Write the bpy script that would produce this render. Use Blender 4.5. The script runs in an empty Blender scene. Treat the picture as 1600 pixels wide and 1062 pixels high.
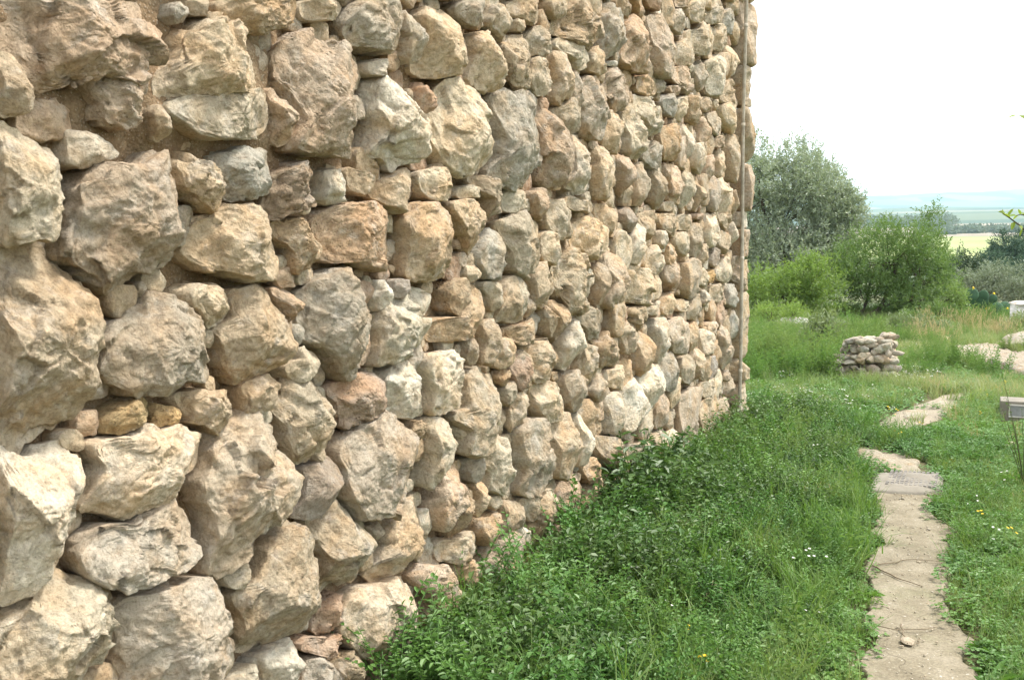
import bpy, bmesh, math, random
import numpy as np
from mathutils import Vector, Matrix, Euler

scene = bpy.context.scene
COL = scene.collection
R = math.radians

# ------------------------------------------------------------------ camera
cam_d = bpy.data.cameras.new('camera')
cam = bpy.data.objects.new('camera', cam_d); COL.objects.link(cam)
YAW, PITCH = R(25.2), R(4.89)
CAM = np.array([2.0, 0.0, 1.6])
cam.location = CAM
cam.rotation_euler = (R(90) - PITCH, 0, YAW)
cam_d.sensor_width = 36.0
cam_d.lens = 36.0 * 1555.0 / 1600.0
cam_d.clip_start = 0.05; cam_d.clip_end = 30000
scene.camera = cam

# ------------------------------------------------------------------ bright overcast sky
SUN_EL, SUN_AZ = R(62), R(58)          # azimuth from +Y towards +X
w = bpy.data.worlds.new('World'); scene.world = w; w.use_nodes = True
nt = w.node_tree; nt.nodes.clear()
out = nt.nodes.new('ShaderNodeOutputWorld'); bg = nt.nodes.new('ShaderNodeBackground')
sky = nt.nodes.new('ShaderNodeTexSky'); sky.sky_type = 'NISHITA'; sky.sun_disc = False
sky.sun_elevation = SUN_EL; sky.sun_rotation = SUN_AZ; sky.dust_density = 4.0; sky.air_density = 1.0
mix = nt.nodes.new('ShaderNodeMix'); mix.data_type = 'RGBA'; mix.inputs[0].default_value = 0.80
nt.links.new(sky.outputs[0], mix.inputs[6]); mix.inputs[7].default_value = (6.1, 6.05, 6.0, 1)   # thin white cloud sheet
nt.links.new(mix.outputs[2], bg.inputs[0]); bg.inputs[1].default_value = 0.1
nt.links.new(bg.outputs[0], out.inputs[0])

sun_d = bpy.data.lights.new('sun', 'SUN'); sun_d.energy = 1.5; sun_d.angle = R(10); sun_d.color = (1.0, 0.95, 0.87)
sun = bpy.data.objects.new('sun', sun_d); COL.objects.link(sun)
sdir = Vector((math.sin(SUN_AZ) * math.cos(SUN_EL), math.cos(SUN_AZ) * math.cos(SUN_EL), math.sin(SUN_EL)))
sun.rotation_euler = sdir.to_track_quat('Z', 'Y').to_euler(); sun.location = (20, 20, 30)

vs = scene.view_settings
vs.view_transform = 'Standard'; vs.look = 'None'; vs.gamma = 1.0; vs.exposure = 1.96; vs.use_curve_mapping = False
cy = scene.cycles
cy.use_denoising = True; cy.max_bounces = 8; cy.diffuse_bounces = 4; cy.transmission_bounces = 3
cy.transparent_max_bounces = 8; cy.volume_bounces = 1; cy.sample_clamp_indirect = 6.0

# ------------------------------------------------------------------ helpers
rng = np.random.default_rng(11)
random.seed(5)
FW = np.array([-math.sin(YAW) * math.cos(PITCH), math.cos(YAW) * math.cos(PITCH), -math.sin(PITCH)])
RT = np.array([math.cos(YAW), math.sin(YAW), 0.0]); UP = np.cross(RT, FW)

def along(x, y, depth):                      # photo bearing -> place in the world at a given distance
    return CAM + (FW + RT * (x - 800) / 1555 + UP * (531 - y) / 1555) * depth

def on_ground(x, y, z=0.0):
    d = FW + RT * (x - 800) / 1555 + UP * (531 - y) / 1555
    return CAM + d * ((z - CAM[2]) / d[2])

def hash3(ix, iy, iz, seed):
    h = (ix * 374761393 + iy * 668265263 + iz * 1274126177 + seed * 974634777) & 0xFFFFFFFF
    h = ((h ^ (h >> 13)) * 1274126177) & 0xFFFFFFFF
    h = ((h ^ (h >> 16)) * 2246822519) & 0xFFFFFFFF
    return ((h ^ (h >> 15)) & 0xFFFF) / 32767.5 - 1.0

def vnoise(p, seed=0):                       # smooth value noise, -1..1
    f = np.floor(p); t = p - f; i = f.astype(np.int64)
    t = t * t * t * (t * (t * 6 - 15) + 10)
    r = 0
    for dx in (0, 1):
        wx = t[:, 0] if dx else 1 - t[:, 0]
        for dy in (0, 1):
            wy = t[:, 1] if dy else 1 - t[:, 1]
            for dz in (0, 1):
                wz = t[:, 2] if dz else 1 - t[:, 2]
                r = r + wx * wy * wz * hash3(i[:, 0] + dx, i[:, 1] + dy, i[:, 2] + dz, seed)
    return r

def tnoise(p, seed=0):                       # piecewise linear noise: flat facets with creases
    f = np.floor(p); t = p - f; i = f.astype(np.int64)
    o = np.argsort(-t, axis=1); ts = np.take_along_axis(t, o, 1); n_ = np.arange(len(p))
    c = i.copy(); r = (1 - ts[:, 0]) * hash3(c[:, 0], c[:, 1], c[:, 2], seed)
    for k in range(3):
        c[n_, o[:, k]] += 1
        wgt = ts[:, k] - (ts[:, k + 1] if k < 2 else 0)
        r = r + wgt * hash3(c[:, 0], c[:, 1], c[:, 2], seed)
    return r

def fbm(p, seed=0, octv=3, gain=0.5):
    a = 1.0; r = 0; 
    for o in range(octv):
        r = r + a * vnoise(p * (2.03 ** o) + o * 17.3, seed + o); a *= gain
    return r

def mesh_obj(name, verts, faces, mat, parent=None, smooth=True, link=True):
    me = bpy.data.meshes.new(name)
    verts = np.asarray(verts, dtype=np.float32)
    if isinstance(faces, tuple):             # (index array, loop starts, loop totals)
        idx, tot = faces
        me.vertices.add(len(verts)); me.vertices.foreach_set('co', verts.ravel())
        me.loops.add(len(idx)); me.loops.foreach_set('vertex_index', np.asarray(idx, dtype=np.int32))
        me.polygons.add(len(tot))
        st = np.concatenate([[0], np.cumsum(tot)[:-1]]).astype(np.int32)
        me.polygons.foreach_set('loop_start', st)
        me.update(calc_edges=True); me.validate()
    else:
        me.from_pydata(verts.tolist(), [], faces); me.update()
    if smooth: me.polygons.foreach_set('use_smooth', np.ones(len(me.polygons), dtype=bool))
    if mat is not None: me.materials.append(mat)
    o = bpy.data.objects.new(name, me)
    if link: COL.objects.link(o)
    if parent is not None: attach(o, parent)
    return o

def attach(o, parent):
    o.parent = parent
    o.matrix_parent_inverse = Matrix.Translation(-parent.location) if parent.type == "EMPTY" else Matrix.Identity(4)

def quads(a):
    a = np.asarray(a, dtype=np.int32).reshape(-1, 4)
    return (a.ravel(), np.full(len(a), 4, dtype=np.int32))

def polys(a, n):
    a = np.asarray(a, dtype=np.int32).reshape(-1, n)
    return (a.ravel(), np.full(len(a), n, dtype=np.int32))

def tag(o, label=None, cat=None, group=None, kind=None):
    if label: o['label'] = label
    if cat: o['category'] = cat
    if group: o['group'] = group
    if kind: o['kind'] = kind
    return o

def empty(name, loc):
    o = bpy.data.objects.new(name, None); o.empty_display_size = 0.2
    COL.objects.link(o); o.location = loc; return o

def col_attr(o, rgb, pits=0.1):                        # one colour per mesh (or per vertex) as a plain attribute
    me = o.data; a = me.attributes.new('tint', 'FLOAT_COLOR', 'POINT')
    n = len(me.vertices); c = np.ones((n, 4), dtype=np.float32); c[:, :3] = rgb; c[:, 3] = pits
    a.data.foreach_set('color', c.ravel())

def grid_faces(nu, nv):
    i = np.arange((nu - 1) * (nv - 1)); a = i // (nv - 1); b = i % (nv - 1)
    k = a * nv + b
    return np.stack([k, k + nv, k + nv + 1, k + 1], 1)

def tube(path, radii, n=7, cap=True):
    path = np.asarray(path, float); V = []; Fq = []
    for i, p in enumerate(path):
        d = path[min(i + 1, len(path) - 1)] - path[max(i - 1, 0)]; d /= np.linalg.norm(d) + 1e-9
        a = np.cross(d, [0.31, 0.2, 0.93] if abs(d[2]) < .9 else [1, 0, 0]); a /= np.linalg.norm(a); b = np.cross(d, a)
        for k in range(n):
            t = 2 * math.pi * k / n; V.append(p + radii[i] * (a * math.cos(t) + b * math.sin(t)))
    for i in range(len(path) - 1):
        for k in range(n):
            k2 = (k + 1) % n; Fq.append([i * n + k, i * n + k2, (i + 1) * n + k2, (i + 1) * n + k])
    if cap: V.append(path[-1] + 0); e = len(V) - 1; s = (len(path) - 1) * n; Fq += [[s + k, s + (k + 1) % n, e, e] for k in range(n)]
    return np.array(V), [f[:3] if f[2] == f[3] else f for f in Fq]

class Bag:                                   # collects pieces of ONE mesh
    def __init__(s): s.v = []; s.f = []; s.n = 0
    def add(s, v, f):
        s.v.append(np.asarray(v, float)); s.f += [[i + s.n for i in q] for q in f]; s.n += len(v)
    def build(s, name, mat, parent=None, smooth=True): return mesh_obj(name, np.concatenate(s.v), s.f, mat, parent, smooth)

# ------------------------------------------------------------------ materials
def mat_new(name):
    m = bpy.data.materials.new(name); m.use_nodes = True; n = m.node_tree; n.nodes.clear()
    o = n.nodes.new('ShaderNodeOutputMaterial'); b = n.nodes.new('ShaderNodeBsdfPrincipled')
    n.links.new(b.outputs[0], o.inputs[0]); b.inputs['Roughness'].default_value = 0.9
    b.inputs['Specular IOR Level'].default_value = 0.25
    return m, n, b, o

def N(n, t, **kw):
    x = n.nodes.new(t)
    for k, v in kw.items():
        if k in x.inputs: x.inputs[k].default_value = v
        else: setattr(x, k, v)
    return x

def noise(n, vec, scale, detail=4, rough=0.55, dist=0.0):
    x = N(n, 'ShaderNodeTexNoise', Scale=scale, Detail=detail, Roughness=rough, Distortion=dist)
    if vec is not None: n.links.new(vec, x.inputs['Vector'])
    return x.outputs['Fac']

def ramp(n, fac, stops):
    x = n.nodes.new('ShaderNodeValToRGB'); e = x.color_ramp.elements
    while len(e) < len(stops): e.new(0.5)
    for el, (p, c) in zip(e, stops): el.position = p; el.color = (*c, 1) if len(c) == 3 else c
    n.links.new(fac, x.inputs[0]); return x.outputs[0]

def mixc(n, fac, a, b, mode='MIX'):
    x = n.nodes.new('ShaderNodeMix'); x.data_type = 'RGBA'; x.blend_type = mode
    for s, v in ((0, fac), (6, a), (7, b)):
        if hasattr(v, 'is_linked'): n.links.new(v, x.inputs[s])
        else: x.inputs[s].default_value = (*v, 1) if isinstance(v, tuple) and len(v) == 3 else v
    return x.outputs[2]

def math_n(n, op, a, b=None):
    x = n.nodes.new('ShaderNodeMath'); x.operation = op
    for s, v in ((0, a), (1, b)):
        if v is None: continue
        if hasattr(v, 'is_linked'): n.links.new(v, x.inputs[s])
        else: x.inputs[s].default_value = v
    return x.outputs[0]

def bump(n, b, h, strength, dist, prev=None):
    x = N(n, 'ShaderNodeBump', Strength=strength, Distance=dist); n.links.new(h, x.inputs['Height'])
    if prev is not None: n.links.new(prev, x.inputs['Normal'])
    if b is not None: n.links.new(x.outputs[0], b.inputs['Normal'])
    return x.outputs[0]

def geo_pos(n): return n.nodes.new('ShaderNodeNewGeometry').outputs['Position']

def stone_material(name='limestone', tint_attr=True, base=(0.5, 0.42, 0.3), k=1.0):
    m, n, b, o = mat_new(name); P = geo_pos(n)
    if tint_attr:
        a = N(n, 'ShaderNodeAttribute', attribute_name='tint'); c = a.outputs['Color']
    else:
        c = N(n, 'ShaderNodeRGB'); c.outputs[0].default_value = (*base, 1); c = c.outputs[0]
    big = noise(n, P, 7 * k, 5, 0.6, 0.6)
    c = mixc(n, ramp(n, big, [(0.42, (0, 0, 0)), (0.65, (0.62,) * 3)]), c, mixc(n, 1.0, c, (1.0, 0.80, 0.60), 'MULTIPLY'))   # ochre stain
    grey = noise(n, P, 11.3 * k, 6, 0.65, 0.3)
    c = mixc(n, ramp(n, grey, [(0.53, (0, 0, 0)), (0.72, (0.6,) * 3)]), c, (0.53, 0.49, 0.425))                         # pale weathering crust
    fine = noise(n, P, 48 * k, 6, 0.7)
    c = mixc(n, 1.0, c, ramp(n, fine, [(0.30, (0.66, 0.63, 0.60)), (0.5, (0.97, 0.97, 0.97)), (0.72, (1.16, 1.16, 1.16))]), 'MULTIPLY')
    sp = noise(n, P, 170 * k, 3, 0.7)
    c = mixc(n, 1.0, c, ramp(n, sp, [(0.30, (0.72, 0.70, 0.68)), (0.45, (1, 1, 1)), (0.75, (1.1, 1.1, 1.1))]), 'MULTIPLY')
    lich = noise(n, P, 26 * k, 4, 0.75)
    c = mixc(n, ramp(n, lich, [(0.64, (0, 0, 0)), (0.74, (0.5,) * 3)]), c, (0.17, 0.155, 0.13))                          # dark lichen specks
    n.links.new(c, b.inputs['Base Color'])
    h1 = noise(n, P, 36 * k, 8, 0.68, 0.8)
    vo = N(n, 'ShaderNodeTexVoronoi', Scale=60 * k, feature='F1'); n.links.new(P, vo.inputs['Vector'])
    h = math_n(n, 'ADD', h1, math_n(n, 'MULTIPLY', vo.outputs['Distance'], 0.22))
    if tint_attr:                              # porous, pitted stones
        pv_ = N(n, 'ShaderNodeTexVoronoi', Scale=75 * k); n.links.new(P, pv_.inputs['Vector'])
        pit = ramp(n, pv_.outputs['Distance'], [(.12, (1, 1, 1)), (.42, (0, 0, 0))])
        big_p = ramp(n, noise(n, P, 22 * k, 3), [(.45, (0, 0, 0)), (.6, (1, 1, 1))])
        h = math_n(n, 'SUBTRACT', h, math_n(n, 'MULTIPLY', math_n(n, 'MULTIPLY', pit, big_p), math_n(n, 'MULTIPLY', a.outputs['Alpha'], .55)))
    nb = bump(n, None, h, 0.95, 0.018 / k)
    h2 = noise(n, P, 210 * k, 4, 0.7)
    bump(n, b, h2, 0.8, 0.0034 / k, nb)
    b.inputs['Roughness'].default_value = 0.93
    return m

def leaf_material(name, ca, cb, trans=0.35, rough=0.5, patch=None, patch_scale=1.2):
    m, n, b, o = mat_new(name)
    oi = n.nodes.new('ShaderNodeObjectInfo'); P = geo_pos(n)
    gr = n.nodes.new('ShaderNodeNewGeometry')
    f = math_n(n, 'ADD', math_n(n, 'MULTIPLY', oi.outputs['Random'], 0.5), math_n(n, 'MULTIPLY', gr.outputs['Random Per Island'], 0.5))
    c = mixc(n, f, ca, cb)
    if patch:
        c = mixc(n, ramp(n, noise(n, P, patch_scale, 3, 0.6), [(0.42, (0, 0, 0)), (0.62, (1, 1, 1))]), c, mixc(n, f, patch[0], patch[1]))
    n.links.new(c, b.inputs['Base Color']); b.inputs['Roughness'].default_value = rough
    b.inputs['Specular IOR Level'].default_value = 0.4
    t = n.nodes.new('ShaderNodeBsdfTranslucent'); s = n.nodes.new('ShaderNodeMixShader'); s.inputs[0].default_value = trans
    n.links.new(mixc(n, 1.0, c, (1.25, 1.3, 0.7), 'MULTIPLY'), t.inputs[0])
    n.links.new(b.outputs[0], s.inputs[1]); n.links.new(t.outputs[0], s.inputs[2]); n.links.new(s.outputs[0], o.inputs[0])
    return m

def plain(name, rgb, rough=0.85, var=0.25, scale=8.0, bmp=0.3, bd=0.01):
    m, n, b, o = mat_new(name); P = geo_pos(n)
    f = noise(n, P, scale, 6, 0.65)
    lo = tuple(v * (1 - var) for v in rgb); hi = tuple(min(1, v * (1 + var)) for v in rgb)
    c = ramp(n, f, [(0.3, lo), (0.7, hi)]); n.links.new(c, b.inputs['Base Color'])
    b.inputs['Roughness'].default_value = rough
    bump(n, b, noise(n, P, scale * 6, 6, 0.7), bmp, bd)
    return m

M = {}
M['stone'] = stone_material()

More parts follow.
